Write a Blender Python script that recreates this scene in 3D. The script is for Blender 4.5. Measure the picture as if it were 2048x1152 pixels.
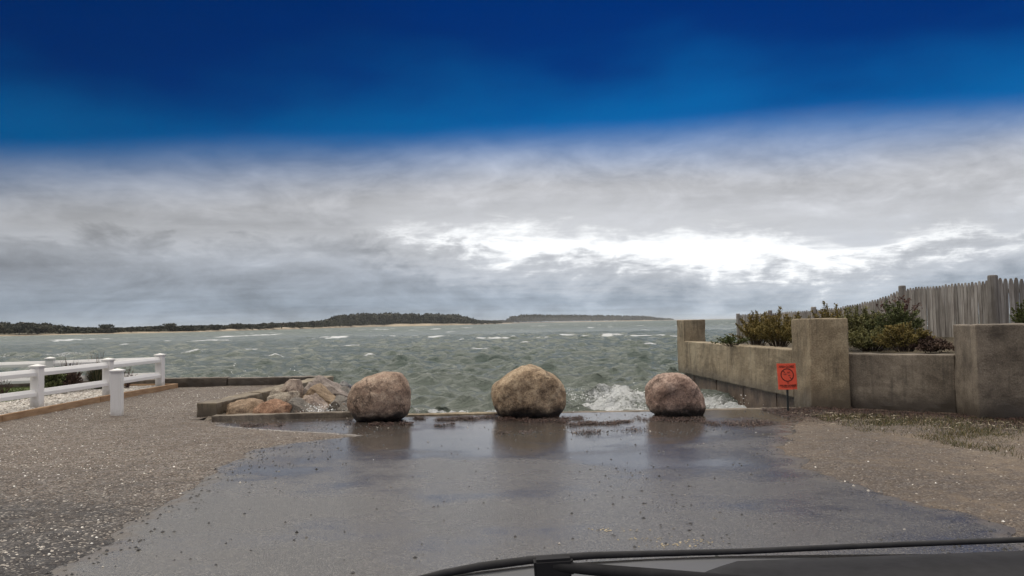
import bpy, bmesh, math, random
import numpy as np
from mathutils import Vector, Matrix, noise as mnoise

for o in list(bpy.data.objects):
    bpy.data.objects.remove(o)
S = bpy.context.scene
COL = S.collection
rad = math.radians
random.seed(7)
RNG = np.random.default_rng(11)

# ------------------------------------------------------------------ camera
EYE, FPX, PITCH, ROLL = 1.45, 1577.0, rad(2.54), rad(1.1)
_f = Vector((0, math.cos(PITCH), math.sin(PITCH)))
_r0 = Vector((1, 0, 0)); _u0 = _r0.cross(_f)
_r = math.cos(ROLL) * _r0 - math.sin(ROLL) * _u0
_u = math.sin(ROLL) * _r0 + math.cos(ROLL) * _u0
cam = bpy.data.cameras.new('camera')
cam.sensor_width = 36.0
cam.lens = 36.0 * FPX / 2048.0
cam.clip_start = 0.05
cam.clip_end = 20000
co = bpy.data.objects.new('camera', cam)
COL.objects.link(co)
m = Matrix((_r, _u, -_f)).transposed().to_4x4()
m.translation = Vector((0, 0, EYE))
co.matrix_world = m
S.camera = co


def ray(U, V):
    U, V = float(U), float(V)
    return _f + (U - 1024) / FPX * _r - (V - 576) / FPX * _u


def G(U, V, z=0.0):                      # photo pixel -> point at height z
    d = ray(U, V)
    return Vector((0, 0, EYE)) + d * ((z - EYE) / d.z)


def D(U, V, y):                          # photo pixel -> point at distance y
    d = ray(U, V)
    return Vector((0, 0, EYE)) + d * (float(y) / d.y)


# ------------------------------------------------------------------ exposure, sun
S.view_settings.view_transform = 'Standard'
S.view_settings.look = 'None'
S.view_settings.gamma = 1.0
S.view_settings.use_curve_mapping = False
EXPO = 1.6
S.view_settings.exposure = EXPO
S.render.engine = 'CYCLES'
S.cycles.use_denoising = True
S.cycles.max_bounces = 6
S.cycles.volume_bounces = 1

SUN_EL, SUN_AZ = 78.0, -50.0            # azimuth from +Y towards +X
sl = bpy.data.lights.new('sun', 'SUN')
sl.energy = 1.5
sl.angle = rad(120)
sl.color = (1.0, 0.92, 0.77)
so = bpy.data.objects.new('sun', sl)
COL.objects.link(so)
_sd = Vector((math.sin(rad(SUN_AZ)) * math.cos(rad(SUN_EL)), math.cos(rad(SUN_AZ)) * math.cos(rad(SUN_EL)), math.sin(rad(SUN_EL))))
so.rotation_euler = _sd.to_track_quat('Z', 'Y').to_euler()
so.location = (0, 0, 60)


# ------------------------------------------------------------------ node helper
class NT:
    def __init__(s, tree):
        s.t = tree; s.n = tree.nodes; s.l = tree.links

    def new(s, typ, **kw):
        n = s.n.new(typ)
        for k, v in kw.items():
            setattr(n, k, v)
        return n

    def put(s, sock, v):
        if isinstance(v, bpy.types.NodeSocket):
            s.l.new(v, sock)
        else:
            sock.default_value = v

    def m(s, op, a, b=0.0, c=0.0, clamp=False):
        n = s.new('ShaderNodeMath', operation=op, use_clamp=clamp)
        s.put(n.inputs[0], a); s.put(n.inputs[1], b); s.put(n.inputs[2], c)
        return n.outputs[0]

    def ss(s, v, a, b, t0=0.0, t1=1.0):
        n = s.new('ShaderNodeMapRange', interpolation_type='SMOOTHSTEP')
        s.put(n.inputs[0], v); s.put(n.inputs[1], a); s.put(n.inputs[2], b); s.put(n.inputs[3], t0); s.put(n.inputs[4], t1)
        return n.outputs[0]

    def mix(s, f, a, b, blend='MIX'):
        n = s.new('ShaderNodeMix', data_type='RGBA', blend_type=blend)
        s.put(n.inputs[0], f)
        s.put(n.inputs[6], a if isinstance(a, bpy.types.NodeSocket) else (*a[:3], 1))
        s.put(n.inputs[7], b if isinstance(b, bpy.types.NodeSocket) else (*b[:3], 1))
        return n.outputs[2]

    def noise(s, vec, scale, detail=4, rough=0.55, dist=0.0):
        n = s.new('ShaderNodeTexNoise')
        if vec is not None: s.l.new(vec, n.inputs['Vector'])
        n.inputs['Scale'].default_value = scale
        n.inputs['Detail'].default_value = detail
        n.inputs['Roughness'].default_value = rough
        n.inputs['Distortion'].default_value = dist
        return n.outputs[0]

    def voro(s, vec, scale, out='Distance', feature='F1'):
        n = s.new('ShaderNodeTexVoronoi', feature=feature)
        s.l.new(vec, n.inputs['Vector'])
        n.inputs['Scale'].default_value = scale
        return n.outputs[out]

    def ramp(s, f, stops):
        n = s.new('ShaderNodeValToRGB')
        e = n.color_ramp.elements
        while len(e) < len(stops): e.new(0.5)
        for i, (p, c) in enumerate(stops):
            e[i].position = p
            e[i].color = (*c[:3], 1) if len(c) >= 3 else (c[0],) * 3 + (1,)
        s.put(n.inputs[0], f)
        return n.outputs[0]

    def vec(s, x, y, z):
        n = s.new('ShaderNodeCombineXYZ')
        s.put(n.inputs[0], x); s.put(n.inputs[1], y); s.put(n.inputs[2], z)
        return n.outputs[0]

    def xyz(s, v):
        n = s.new('ShaderNodeSeparateXYZ'); s.l.new(v, n.inputs[0])
        return n.outputs

    def vm(s, op, a, b):
        n = s.new('ShaderNodeVectorMath', operation=op)
        s.put(n.inputs[0], a); s.put(n.inputs[1], b)
        return n.outputs[0]


# ------------------------------------------------------------------ sky
W = bpy.data.worlds.new('World')
S.world = W
W.use_nodes = True
t = NT(W.node_tree)
t.n.clear()
out = t.new('ShaderNodeOutputWorld')
bg = t.new('ShaderNodeBackground')
bg.inputs[1].default_value = 0.1
t.l.new(bg.outputs[0], out.inputs[0])
sky = t.new('ShaderNodeTexSky', sky_type='NISHITA')
sky.sun_disc = False
sky.sun_elevation = rad(SUN_EL)
sky.sun_rotation = rad(SUN_AZ)
d = t.new('ShaderNodeTexCoord').outputs['Generated']
x, y, z = t.xyz(d)
el = t.m('MULTIPLY', t.m('ARCSINE', z), 57.2958)
az = t.m('MULTIPLY', t.m('ARCTAN2', x, y), 57.2958)
inv = t.m('DIVIDE', 1.0, t.m('ADD', t.m('MAXIMUM', z, 0.0), 0.055))
p = t.vec(t.m('MULTIPLY', x, inv), t.m('MULTIPLY', y, inv), 0.0)
p_st = t.vm('MULTIPLY', p, (0.55, 1.0, 1.0))
n_big = t.noise(p_st, 0.35, 3, 0.5)
n_mid = t.noise(p_st, 0.85, 7, 0.58, 0.5)
n_fine = t.noise(p, 2.6, 8, 0.62, 0.4)
n_ang = t.noise(t.vec(t.m('MULTIPLY', az, 0.035), t.m('MULTIPLY', el, 0.10), 0.0), 1.6, 3, 0.5)
n_det = t.noise(t.vec(t.m('MULTIPLY', az, 0.15), t.m('MULTIPLY', el, 0.36), 3.0), 1.0, 8, 0.6, 0.5)
n_rag = t.noise(t.vec(t.m('MULTIPLY', az, 0.45), t.m('MULTIPLY', el, 1.0), 9.0), 1.0, 6, 0.6, 0.5)
K = 10.0 / 2 ** EXPO                      # picture values -> radiance at strength 0.1


def k3(c): return tuple(v * K for v in c)


grey = t.ramp(t.m('DIVIDE', el, 16.0, clamp=True), [(0.0, (0.43, 0.49, 0.56)), (0.09, (0.34, 0.40, 0.475)), (0.22, (0.38, 0.42, 0.48)), (0.42, (0.48, 0.495, 0.525)), (0.62, (0.525, 0.535, 0.565)), (0.85, (0.52, 0.55, 0.61))])
mod = t.m('ADD', t.m('MULTIPLY', t.m('SUBTRACT', n_mid, 0.5), 0.55), t.m('ADD', t.m('ADD', 1.02, t.m('MULTIPLY', t.m('SUBTRACT', n_rag, 0.5), 0.45)), t.m('MULTIPLY', t.m('SUBTRACT', n_det, 0.5), 1.2)))
mod = t.m('MULTIPLY', t.m('MAXIMUM', mod, 0.6), K)
# the left half of the deck is thicker and darker
side = t.ss(az, -34.0, 14.0, 0.80, 1.06)
mod = t.m('MULTIPLY', mod, side)
cloud = t.vm('MULTIPLY', grey, t.vec(mod, mod, mod))
# the break in the deck
gc = t.ramp(t.m('DIVIDE', t.m('ADD', az, 12.0), 60.0, clamp=True), [(0.0, (0.64,)), (0.13, (0.61,)), (0.36, (0.50,)), (0.56, (0.42,)), (0.72, (0.47,)), (1.0, (0.47,))])
gw = t.ramp(t.m('DIVIDE', t.m('ADD', az, 12.0), 60.0, clamp=True), [(0.0, (0.0,)), (0.03, (0.14,)), (0.08, (0.23,)), (0.22, (0.295,)), (0.38, (0.345,)), (0.56, (0.315,)), (0.68, (0.235,)), (0.77, (0.19,)), (0.87, (0.0,))])
gcs = t.m('MULTIPLY', gc, 10.0); gws = t.m('SUBTRACT', t.m('MULTIPLY', gw, 10.0), 1.9)
wob = t.m('MULTIPLY', t.m('SUBTRACT', n_det, 0.5), 6.0)
wob = t.m('ADD', wob, t.m('MULTIPLY', t.m('SUBTRACT', n_rag, 0.5), 2.6))
wob2 = t.m('MULTIPLY', t.m('SUBTRACT', n_fine, 0.5), 2.2)
ge = t.m('ABSOLUTE', t.m('SUBTRACT', t.m('ADD', el, t.m('ADD', wob, wob2)), gcs))
gap = t.m('POWER', t.ss(t.m('ADD', t.m('SUBTRACT', gws, ge), t.m('MULTIPLY', t.m('SUBTRACT', n_rag, 0.5), 1.6)), -0.75, 1.05), 1.25)
glow = t.ss(t.m('SUBTRACT', gws, ge), -3.0, 0.2, 0.0, 0.5)
cloud = t.mix(glow, cloud, k3((0.74, 0.76, 0.79)))
cloud = t.mix(gap, cloud, k3((1.08, 1.10, 1.12)))
# windscreen tint strip, put into the sky as dark blue above the deck
eb = t.m('ADD', t.m('SUBTRACT', t.m('ADD', 12.4, t.m('MULTIPLY', t.m('MINIMUM', t.m('MAXIMUM', az, -40.0), 40.0), 0.025)), t.m('MULTIPLY', t.m('MINIMUM', t.m('MULTIPLY', az, az), 1600.0), 0.0016)), t.m('MULTIPLY', t.m('SUBTRACT', n_ang, 0.5), 2.2))
blue_m = t.ss(t.m('SUBTRACT', el, eb), -3.2, 2.2)
btint = t.mix(t.ss(t.m('ADD', t.m('SUBTRACT', el, eb), t.m('MULTIPLY', t.m('SUBTRACT', n_ang, 0.5), 16.0)), 0.0, 8.5), tuple(v * 0.56 / 2 ** (EXPO - 0.55) for v in (0.006, 0.42, 0.90)), tuple(v * 0.72 / 2 ** (EXPO - 0.55) for v in (0.0, 0.092, 0.36)))
bside = t.ss(t.m('ADD', az, t.m('MULTIPLY', t.m('SUBTRACT', n_ang, 0.5), 30.0)), -34.0, 16.0, 0.62, 1.05)
blue = t.vm('MULTIPLY', sky.outputs[0], t.vm('MULTIPLY', btint, t.vec(bside, bside, bside)))
final = t.mix(blue_m, cloud, blue)
t.l.new(final, bg.inputs[0])


# ------------------------------------------------------------------ numpy noise
def _hash(ix, iy, iz):
    h = (ix * 374761393 + iy * 668265263 + iz * 2147483647 * 3 + 1013904223) & 0xFFFFFFFF
    h = ((h ^ (h >> 13)) * 1274126177) & 0xFFFFFFFF
    h = ((h ^ (h >> 16)) * 2246822519) & 0xFFFFFFFF
    return ((h ^ (h >> 15)) & 0xFFFFFF) / float(0xFFFFFF)


def vnoise(x, y, z=None):
    if z is None: z = np.zeros_like(x)
    ix, iy, iz = np.floor(x).astype(np.int64), np.floor(y).astype(np.int64), np.floor(z).astype(np.int64)
    fx, fy, fz = x - ix, y - iy, z - iz
    fx, fy, fz = [f * f * (3 - 2 * f) for f in (fx, fy, fz)]
    r = 0
    for dx in (0, 1):
        for dy in (0, 1):
            for dz in (0, 1):
                w = (fx if dx else 1 - fx) * (fy if dy else 1 - fy) * (fz if dz else 1 - fz)
                r = r + w * _hash(ix + dx, iy + dy, iz + dz)
    return r * 2 - 1


def fbm(x, y, z=None, oct=4, gain=0.5):
    a, r, f = 1.0, 0, 1.0
    for i in range(oct):
        r = r + a * vnoise(x * f + 17.3 * i, y * f - 9.1 * i, None if z is None else z * f + 3.7 * i)
        a *= gain; f *= 2.03
    return r


def sstep(v, a, b):
    q = np.clip((v - a) / (b - a), 0, 1)
    return q * q * (3 - 2 * q)


# ------------------------------------------------------------------ object helpers
WL = {}


def meta(o, label=None, cat=None, group=None, kind=None):
    if label: o['label'] = label
    if cat: o['category'] = cat
    if group: o['group'] = group
    if kind: o['kind'] = kind
    return o


def thing(name, loc, label, cat, group=None):
    o = bpy.data.objects.new(name, None)
    o.empty_display_size = 0.2
    COL.objects.link(o)
    o.location = loc
    WL[o.name] = Vector(loc)
    return meta(o, label, cat, group)


def link(name, me, mat, parent=None, smooth=False, loc=None):
    """me holds world coordinates unless loc is given."""
    if mat is not None:
        me.materials.append(mat)
    if smooth:
        me.shade_smooth()
    o = bpy.data.objects.new(name, me)
    COL.objects.link(o)
    base = WL.get(parent.name, Vector()) if parent else Vector()
    if loc is None:
        if parent:
            org = base
        else:
            c = np.empty(len(me.vertices) * 3); me.vertices.foreach_get('co', c)
            c = c.reshape(-1, 3)
            org = Vector(((c[:, 0].min() + c[:, 0].max()) / 2, (c[:, 1].min() + c[:, 1].max()) / 2, c[:, 2].min()))
        me.transform(Matrix.Translation(-org))
        if not parent: o.location = org
        WL[o.name] = org
    else:
        o.location = Vector(loc) - base
        WL[o.name] = Vector(loc)
    if parent: o.parent = parent
    return o


def mk(V, F, name='mesh', attr=None):
    V = np.asarray(V, dtype=np.float32); F = np.asarray(F, dtype=np.int32)
    me = bpy.data.meshes.new(name)
    me.vertices.add(len(V)); me.vertices.foreach_set('co', V.ravel())
    k = F.shape[1]
    me.loops.add(F.size); me.loops.foreach_set('vertex_index', F.ravel())
    me.polygons.add(len(F)); me.polygons.foreach_set('loop_start', np.arange(len(F), dtype=np.int32) * k)
    me.update(calc_edges=True)
    for an, av in (attr or {}).items():
        av = np.asarray(av, dtype=np.float32)
        if av.ndim == 1:
            a = me.attributes.new(an, 'FLOAT', 'POINT'); a.data.foreach_set('value', av)
        else:
            a = me.attributes.new(an, 'FLOAT_COLOR', 'POINT')
            if av.shape[1] == 3: av = np.concatenate([av, np.ones((len(av), 1), np.float32)], 1)
            a.data.foreach_set('color', av.ravel())
    return me


def bm_mesh(bm, name='mesh'):
    bmesh.ops.recalc_face_normals(bm, faces=bm.faces[:])
    me = bpy.data.meshes.new(name); bm.to_mesh(me); bm.free()
    return me


def prism(bm, foot, z0, z1, bev=0.0):
    """foot: list of (x, y); z0/z1 numbers or per-vertex lists."""
    n = len(foot)
    a = z0 if isinstance(z0, (list, tuple)) else [z0] * n
    b = z1 if isinstance(z1, (list, tuple)) else [z1] * n
    lo = [bm.verts.new((foot[i][0], foot[i][1], a[i])) for i in range(n)]
    hi = [bm.verts.new((foot[i][0], foot[i][1], b[i])) for i in range(n)]
    fs = [bm.faces.new(lo[::-1]), bm.faces.new(hi)]
    for i in range(n):
        j = (i + 1) % n
        fs.append(bm.faces.new((lo[i], lo[j], hi[j], hi[i])))
    if bev:
        es = {e for f in fs for e in f.edges}
        bmesh.ops.bevel(bm, geom=list(es), offset=bev, segments=2, affect='EDGES', profile=0.6)


def prism_mesh(foot, z0, z1, bev=0.0, name='mesh'):
    bm = bmesh.new(); prism(bm, foot, z0, z1, bev)
    return bm_mesh(bm, name)


def bar(bm, a, b, w, h, bev=0.0, up=Vector((0, 0, 1))):
    a, b = Vector(a), Vector(b)
    d = (b - a).normalized(); s = d.cross(up).normalized(); u = s.cross(d)
    vs = []
    for q in (a, b):
        for sx, sz in ((-1, -1), (1, -1), (1, 1), (-1, 1)):
            vs.append(bm.verts.new(q + s * (sx * w / 2) + u * (sz * h / 2)))
    fs = [bm.faces.new(vs[0:4][::-1]), bm.faces.new(vs[4:8])]
    for i in range(4):
        j = (i + 1) % 4
        fs.append(bm.faces.new((vs[i], vs[j], vs[4 + j], vs[4 + i])))
    if bev:
        es = {e for f in fs for e in f.edges}
        bmesh.ops.bevel(bm, geom=list(es), offset=bev, segments=2, affect='EDGES')


def tube(bm, pts, radii, seg=8):
    rings = []
    n = len(pts)
    pts = [Vector(q) for q in pts]
    for i, q in enumerate(pts):
        d = (pts[min(i + 1, n - 1)] - pts[max(i - 1, 0)]).normalized()
        a = Vector((0, 0, 1)) if abs(d.z) < 0.9 else Vector((1, 0, 0))
        s = d.cross(a).normalized(); u = s.cross(d)
        r = radii[i] if isinstance(radii, (list, tuple)) else radii
        rings.append([bm.verts.new(q + s * (r * math.cos(2 * math.pi * k / seg)) + u * (r * math.sin(2 * math.pi * k / seg))) for k in range(seg)])
    for i in range(n - 1):
        for k in range(seg):
            j = (k + 1) % seg
            bm.faces.new((rings[i][k], rings[i][j], rings[i + 1][j], rings[i + 1][k]))
    bm.faces.new(rings[0][::-1]); bm.faces.new(rings[-1])


def subdivided(me, cut, amp, freq, seed=0.0):
    """Subdivide a mesh and roughen it a little along its normals."""
    bm = bmesh.new(); bm.from_mesh(me)
    bmesh.ops.triangulate(bm, faces=bm.faces[:])
    for _ in range(12):
        es = [e for e in bm.edges if e.calc_length() > cut]
        if not es or len(bm.verts) > 60000: break
        bmesh.ops.subdivide_edges(bm, edges=es, cuts=1)
        bmesh.ops.triangulate(bm, faces=[f for f in bm.faces if len(f.verts) > 3])
    bm.normal_update()
    for v in bm.verts:
        q = v.co * freq + Vector((seed, seed * 1.7, -seed))
        v.co += v.normal * (amp * (mnoise.fractal(q, 0.6, 2.1, 4)))
    bm.to_mesh(me); bm.free()
    return me


# ------------------------------------------------------------------ materials
def base_mat(name, rough=0.8, spec=0.4):
    mt = bpy.data.materials.new(name)
    mt.use_nodes = True
    t = NT(mt.node_tree)
    b = t.n['Principled BSDF']
    b.inputs['Roughness'].default_value = rough
    b.inputs['Specular IOR Level'].default_value = spec
    return mt, t, b


def coords(t, rnd=True):
    c = t.new('ShaderNodeTexCoord').outputs['Object']
    if rnd:
        r = t.new('ShaderNodeObjectInfo').outputs['Random']
        c = t.vm('ADD', c, t.vec(t.m('MULTIPLY', r, 37.0), t.m('MULTIPLY', r, 91.0), t.m('MULTIPLY', r, 53.0)))
    return c


def add_bump(t, b, h, strength=0.4, dist=0.02):
    n = t.new('ShaderNodeBump')
    n.inputs['Strength'].default_value = strength
    n.inputs['Distance'].default_value = dist
    t.l.new(h, n.inputs['Height'])
    t.l.new(n.outputs[0], b.inputs['Normal'])


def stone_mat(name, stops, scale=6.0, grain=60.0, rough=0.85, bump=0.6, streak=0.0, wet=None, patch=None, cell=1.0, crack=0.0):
    """wet = (z0, z1, colour factor): the tide-wetted, weedy foot; patch = (colour, scale, lo, hi): lichen or stains."""
    mt, t, b = base_mat(name, rough, 0.35)
    c = coords(t)
    n1 = t.noise(c, scale, 6, 0.62, 0.3)
    n2 = t.noise(c, grain, 5, 0.7)
    f = t.m('ADD', t.m('MULTIPLY', n1, 0.62), t.m('MULTIPLY', n2, 0.38))
    col = t.ramp(t.ss(f, 0.33, 0.67), stops)
    ck = None
    if crack:
        cd_ = t.vm('ADD', c, t.vm('MULTIPLY', t.vec(n1, n2, n1), (0.35, 0.35, 0.35)))
        ck = t.m('MULTIPLY', t.ss(t.voro(cd_, crack, 'Distance', 'DISTANCE_TO_EDGE'), 0.0, 0.045, 1.0, 0.0), t.ss(t.noise(c, 2.2, 2, 0.5), 0.46, 0.6))
        col = t.mix(t.m('MULTIPLY', ck, 0.6), col, (0.05, 0.038, 0.03))
    col = t.mix(1.0, col, t.ramp(t.voro(c, grain * 1.6, 'Color'), [(0.15, (1 - 0.38 * cell,)), (0.5, (1.0,)), (0.9, (1 + 0.3 * cell,))]), 'MULTIPLY')
    if streak:
        cs = t.vm('MULTIPLY', c, (14.0, 14.0, 0.9))
        st = t.noise(cs, 1.0, 5, 0.6)
        col = t.mix(t.ss(st, 0.5, 0.72, 0.0, streak), col, (0.05, 0.045, 0.038))
    if patch:
        pc, ps, lo, hi = patch
        col = t.mix(t.ss(t.noise(c, ps, 6, 0.65), lo, hi, 0.0, 0.85), col, pc)
    rsock = None
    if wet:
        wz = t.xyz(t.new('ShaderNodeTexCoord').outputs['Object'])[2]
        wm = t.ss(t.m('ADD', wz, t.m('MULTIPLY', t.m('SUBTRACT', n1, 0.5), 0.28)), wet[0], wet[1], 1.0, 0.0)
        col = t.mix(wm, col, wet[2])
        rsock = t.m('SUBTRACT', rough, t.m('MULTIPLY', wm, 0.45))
    t.put(b.inputs['Base Color'], col)
    if rsock is not None: t.put(b.inputs['Roughness'], rsock)
    hb_ = t.m('ADD', t.m('MULTIPLY', n1, 0.7), t.m('MULTIPLY', n2, 0.5))
    if ck is not None: hb_ = t.m('SUBTRACT', hb_, t.m('MULTIPLY', ck, 0.5))
    add_bump(t, b, hb_, bump, 0.03)
    return mt


def plain_mat(name, c1, c2, scale=8.0, rough=0.6, bump=0.1, spec=0.4, stretch=(1, 1, 1), fine=80.0):
    mt, t, b = base_mat(name, rough, spec)
    c = t.vm('MULTIPLY', coords(t), stretch)
    n1 = t.noise(c, scale, 5, 0.6)
    n2 = t.noise(c, fine, 3, 0.6)
    f = t.m('ADD', t.m('MULTIPLY', n1, 0.7), t.m('MULTIPLY', n2, 0.3))
    t.put(b.inputs['Base Color'], t.mix(t.ss(f, 0.35, 0.65), c1, c2))
    if bump: add_bump(t, b, f, bump, 0.01)
    return mt


def attr_mat(name, attr='col', rough=0.8, spec=0.3, two=False):
    mt, t, b = base_mat(name, rough, spec)
    a = t.new('ShaderNodeAttribute', attribute_name=attr)
    t.l.new(a.outputs['Color'], b.inputs['Base Color'])
    return mt


def leaf_mat(name, stops, trans=0.15, rough=0.7):
    mt, t, b = base_mat(name, rough, 0.25)
    a = t.new('ShaderNodeAttribute', attribute_name='tone')
    t.put(b.inputs['Base Color'], t.ramp(a.outputs['Fac'], stops))
    return mt


# ------------------------------------------------------------------ ground, road
SILL_Y_ = 12.62
def _edge_table(px, head, tail):
    pts = [G(*p) for p in px]
    return [h[0] for h in head] + [p.y for p in pts] + [q[0] for q in tail], [h[1] for h in head] + [p.x for p in pts] + [q[1] for q in tail]


LE_Y, LE_X = _edge_table([(115, 1150), (165, 1112), (240, 1067), (300, 1027), (390, 970), (440, 925), (515, 897), (640, 880), (700, 872), (640, 866), (520, 860), (430, 851)], [(-30, -2.7)], [(SILL_Y_, -4.8)])
RE_Y, RE_X = _edge_table([(2040, 1075), (1999, 1050), (1924, 1025), (1824, 995), (1724, 972), (1624, 935), (1569, 895), (1560, 872), (1600, 850)], [(-30, 3.1)], [(SILL_Y_, 4.5)])


def left_edge(yv):
    yv = np.asarray(yv, float)
    b = np.interp(yv, LE_Y, LE_X)
    return b + 0.13 * fbm(yv * 1.7, yv * 0 + 3.3, oct=5, gain=0.6)


def right_edge(yv):
    yv = np.asarray(yv, float)
    b = np.interp(yv, RE_Y, RE_X)
    return b + 0.12 * fbm(yv * 1.5, yv * 0 + 8.3, oct=5, gain=0.6)


SILL_Y = 12.62


def grid_faces(nr, nc):
    i = np.arange(nr - 1)[:, None] * nc + np.arange(nc - 1)[None, :]
    return np.stack([i, i + 1, i + nc + 1, i + nc], -1).reshape(-1, 4)


def ground_height(X, Y):
    inside = np.minimum(X - left_edge(Y), right_edge(Y) - X)       # > 0 on the road
    h = np.where(inside > 0, -0.03, 0.0)
    rise = sstep(-inside, 0.0, 0.5)
    h = np.where(inside > 0, -0.012 - 0.03 * sstep(inside, 0, 0.3), 0.012 * rise + 0.012 * fbm(X * 1.3, Y * 1.3, oct=4) * rise + 0.004 * fbm(X * 9, Y * 9, oct=2) * rise)
    return h - np.where(inside > 0, 0.0, 0.006 * (1 - rise))


xs = np.concatenate([[-400, -150, -60, -30, -20], np.arange(-14, 10.01, 0.07), [14, 20, 30, 60, 150, 400]])
ys = np.concatenate([[-600, -200, -80, -30, -10, 0, 2], np.arange(3.4, SILL_Y, 0.07), [SILL_Y]])
X, Y_ = np.meshgrid(xs, ys)
Z = ground_height(X, Y_)
V1 = np.stack([X, Y_, Z], -1).reshape(-1, 3); F1 = grid_faces(len(ys), len(xs))
# the spit on the left, behind the loading ramp
xs2 = np.concatenate([[-400, -150, -60, -30, -20], np.arange(-14, -4.6, 0.07)])
ys2 = np.concatenate([np.arange(SILL_Y, 20.3, 0.07), [20.35]])
X2, Y2 = np.meshgrid(xs2, ys2)
XR = np.interp(Y2, [12.6, 13.2, 18.9, 20.4], [-5.02, -4.98, -4.56, -4.5])
X2 = np.minimum(X2, XR)
Z2 = 0.012 + 0.012 * fbm(X2 * 1.3, Y2 * 1.3, oct=4) + 0.004 * fbm(X2 * 9, Y2 * 9, oct=2)
V2 = np.stack([X2, Y2, Z2], -1).reshape(-1, 3); F2 = grid_faces(len(ys2), len(xs2)) + len(V1)
me = mk(np.concatenate([V1, V2]), np.concatenate([F1, F2]))

mt, t, b = base_mat('gravelly_dirt', 0.75, 0.35)
c = t.new('ShaderNodeNewGeometry').outputs['Position']
gx, gy, gz = t.xyz(c)
nb = t.noise(c, 0.9, 5, 0.6); nm = t.noise(c, 7.0, 5, 0.6); nf = t.noise(c, 60.0, 4, 0.7)
vcol = t.voro(c, 62.0, 'Color')
vc2 = t.voro(c, 30.0, 'Color')
vr = t.xyz(vcol)[0]
vr2 = t.xyz(vc2)[1]
brown = t.ramp(t.ss(t.m('ADD', t.m('MULTIPLY', nb, 0.5), t.m('MULTIPLY', nm, 0.5)), 0.36, 0.64), [(0.0, (0.10, 0.075, 0.056)), (0.5, (0.175, 0.132, 0.098)), (1.0, (0.26, 0.205, 0.155))])
tan = t.ramp(t.ss(nm, 0.35, 0.65), [(0.0, (0.15, 0.115, 0.082)), (0.6, (0.23, 0.18, 0.13)), (1.0, (0.29, 0.23, 0.165))])
col = t.mix(t.ss(t.m('ADD', gx, t.m('MULTIPLY', t.m('SUBTRACT', nb, 0.5), 2.0)), 1.5, 3.2), brown, tan)
# stones: each cell its own tone
pale = t.ss(t.noise(t.vm('ADD', c, (13.0, 7.0, 0.0)), 0.6, 4, 0.65), 0.50, 0.66, 0.0, 0.45)
col = t.mix(pale, col, (0.34, 0.29, 0.23))
stone = t.ramp(vr, [(0.0, (0.025, 0.023, 0.024)), (0.35, (0.13, 0.10, 0.08)), (0.7, (0.26, 0.21, 0.165)), (0.93, (0.5, 0.46, 0.40)), (1.0, (0.7, 0.68, 0.62))])
lowf = t.noise(c, 0.45, 4, 0.65)
col = t.mix(t.ss(lowf, 0.40, 0.62, 0.0, 0.75), col, (0.085, 0.068, 0.056))
sf = t.ss(t.m('ADD', nb, t.m('MULTIPLY', nm, 0.4)), 0.45, 0.85, 0.35, 0.85)
sf = t.m('MULTIPLY', sf, t.ss(gx, 1.5, 3.2, 1.0, 0.45))
col = t.mix(sf, col, stone)
# dark wet chippings in the near left corner
dk = t.ss(t.m('ADD', t.m('ADD', gy, t.m('MULTIPLY', gx, 0.25)), t.m('MULTIPLY', t.m('SUBTRACT', nb, 0.5), 5.0)), 4.2, 7.6, 0.85, 0.0)
dk = t.m('MULTIPLY', dk, t.ss(gx, -1.0, 0.0, 1.0, 0.0))
dark = t.ramp(vr, [(0.0, (0.012, 0.013, 0.017)), (0.7, (0.05, 0.05, 0.056)), (0.9, (0.12, 0.11, 0.10)), (0.97, (0.6, 0.56, 0.5))])
col = t.mix(dk, col, dark)
col = t.vm('MULTIPLY', col, (0.64, 0.625, 0.62))
t.put(b.inputs['Base Color'], col)
t.put(b.inputs['Roughness'], t.ss(nm, 0.3, 0.7, 0.5, 0.85))
vd = t.voro(c, 62.0)
add_bump(t, b, t.m('ADD', t.m('MULTIPLY', vd, -0.8), t.m('ADD', t.m('MULTIPLY', nf, 0.6), t.m('MULTIPLY', nm, 0.9))), 0.7, 0.02)
o = link('ground', me, mt, smooth=True)
meta(o, kind='structure')

# road
ny, nx = 380, 130
yr = np.concatenate([np.linspace(-60, 2.5, 20)[:-1], np.linspace(2.5, SILL_Y - 0.02, ny)])
L, R_ = left_edge(yr), right_edge(yr)
q = np.linspace(0, 1, nx)
XX = L[:, None] + (R_ - L)[:, None] * q[None, :]
YY = np.repeat(yr[:, None], nx, 1)
edge = np.minimum(XX - L[:, None], R_[:, None] - XX)
ZZ = 0.004 + 0.002 * fbm(XX * 0.8, YY * 0.8, oct=3) - 0.012 * (1 - sstep(edge, 0, 0.06))
me = mk(np.stack([XX, YY, ZZ], -1).reshape(-1, 3), grid_faces(len(yr), nx), attr={'edge': edge.ravel()})
mt, t, b = base_mat('wet_asphalt', 0.3, 0.5)
c = t.new('ShaderNodeNewGeometry').outputs['Position']
gx, gy, gz = t.xyz(c)
nb = t.noise(c, 0.7, 5, 0.6); nm = t.noise(c, 5.0, 5, 0.6); nf = t.noise(c, 130.0, 3, 0.7)
va = t.voro(c, 95.0, 'Color'); vd = t.voro(c, 95.0)
agg = t.ramp(t.xyz(va)[0], [(0.0, (0.030, 0.028, 0.026)), (0.55, (0.062, 0.058, 0.053)), (0.85, (0.085, 0.082, 0.077)), (0.97, (0.16, 0.15, 0.135))])
silt = t.ss(t.m('ADD', t.m('MULTIPLY', nb, 0.7), t.m('MULTIPLY', nm, 0.3)), 0.42, 0.70, 0.0, 0.6)
col = t.mix(silt, agg, (0.078, 0.073, 0.066))
ed = t.new('ShaderNodeAttribute', attribute_name='edge').outputs['Fac']
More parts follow.
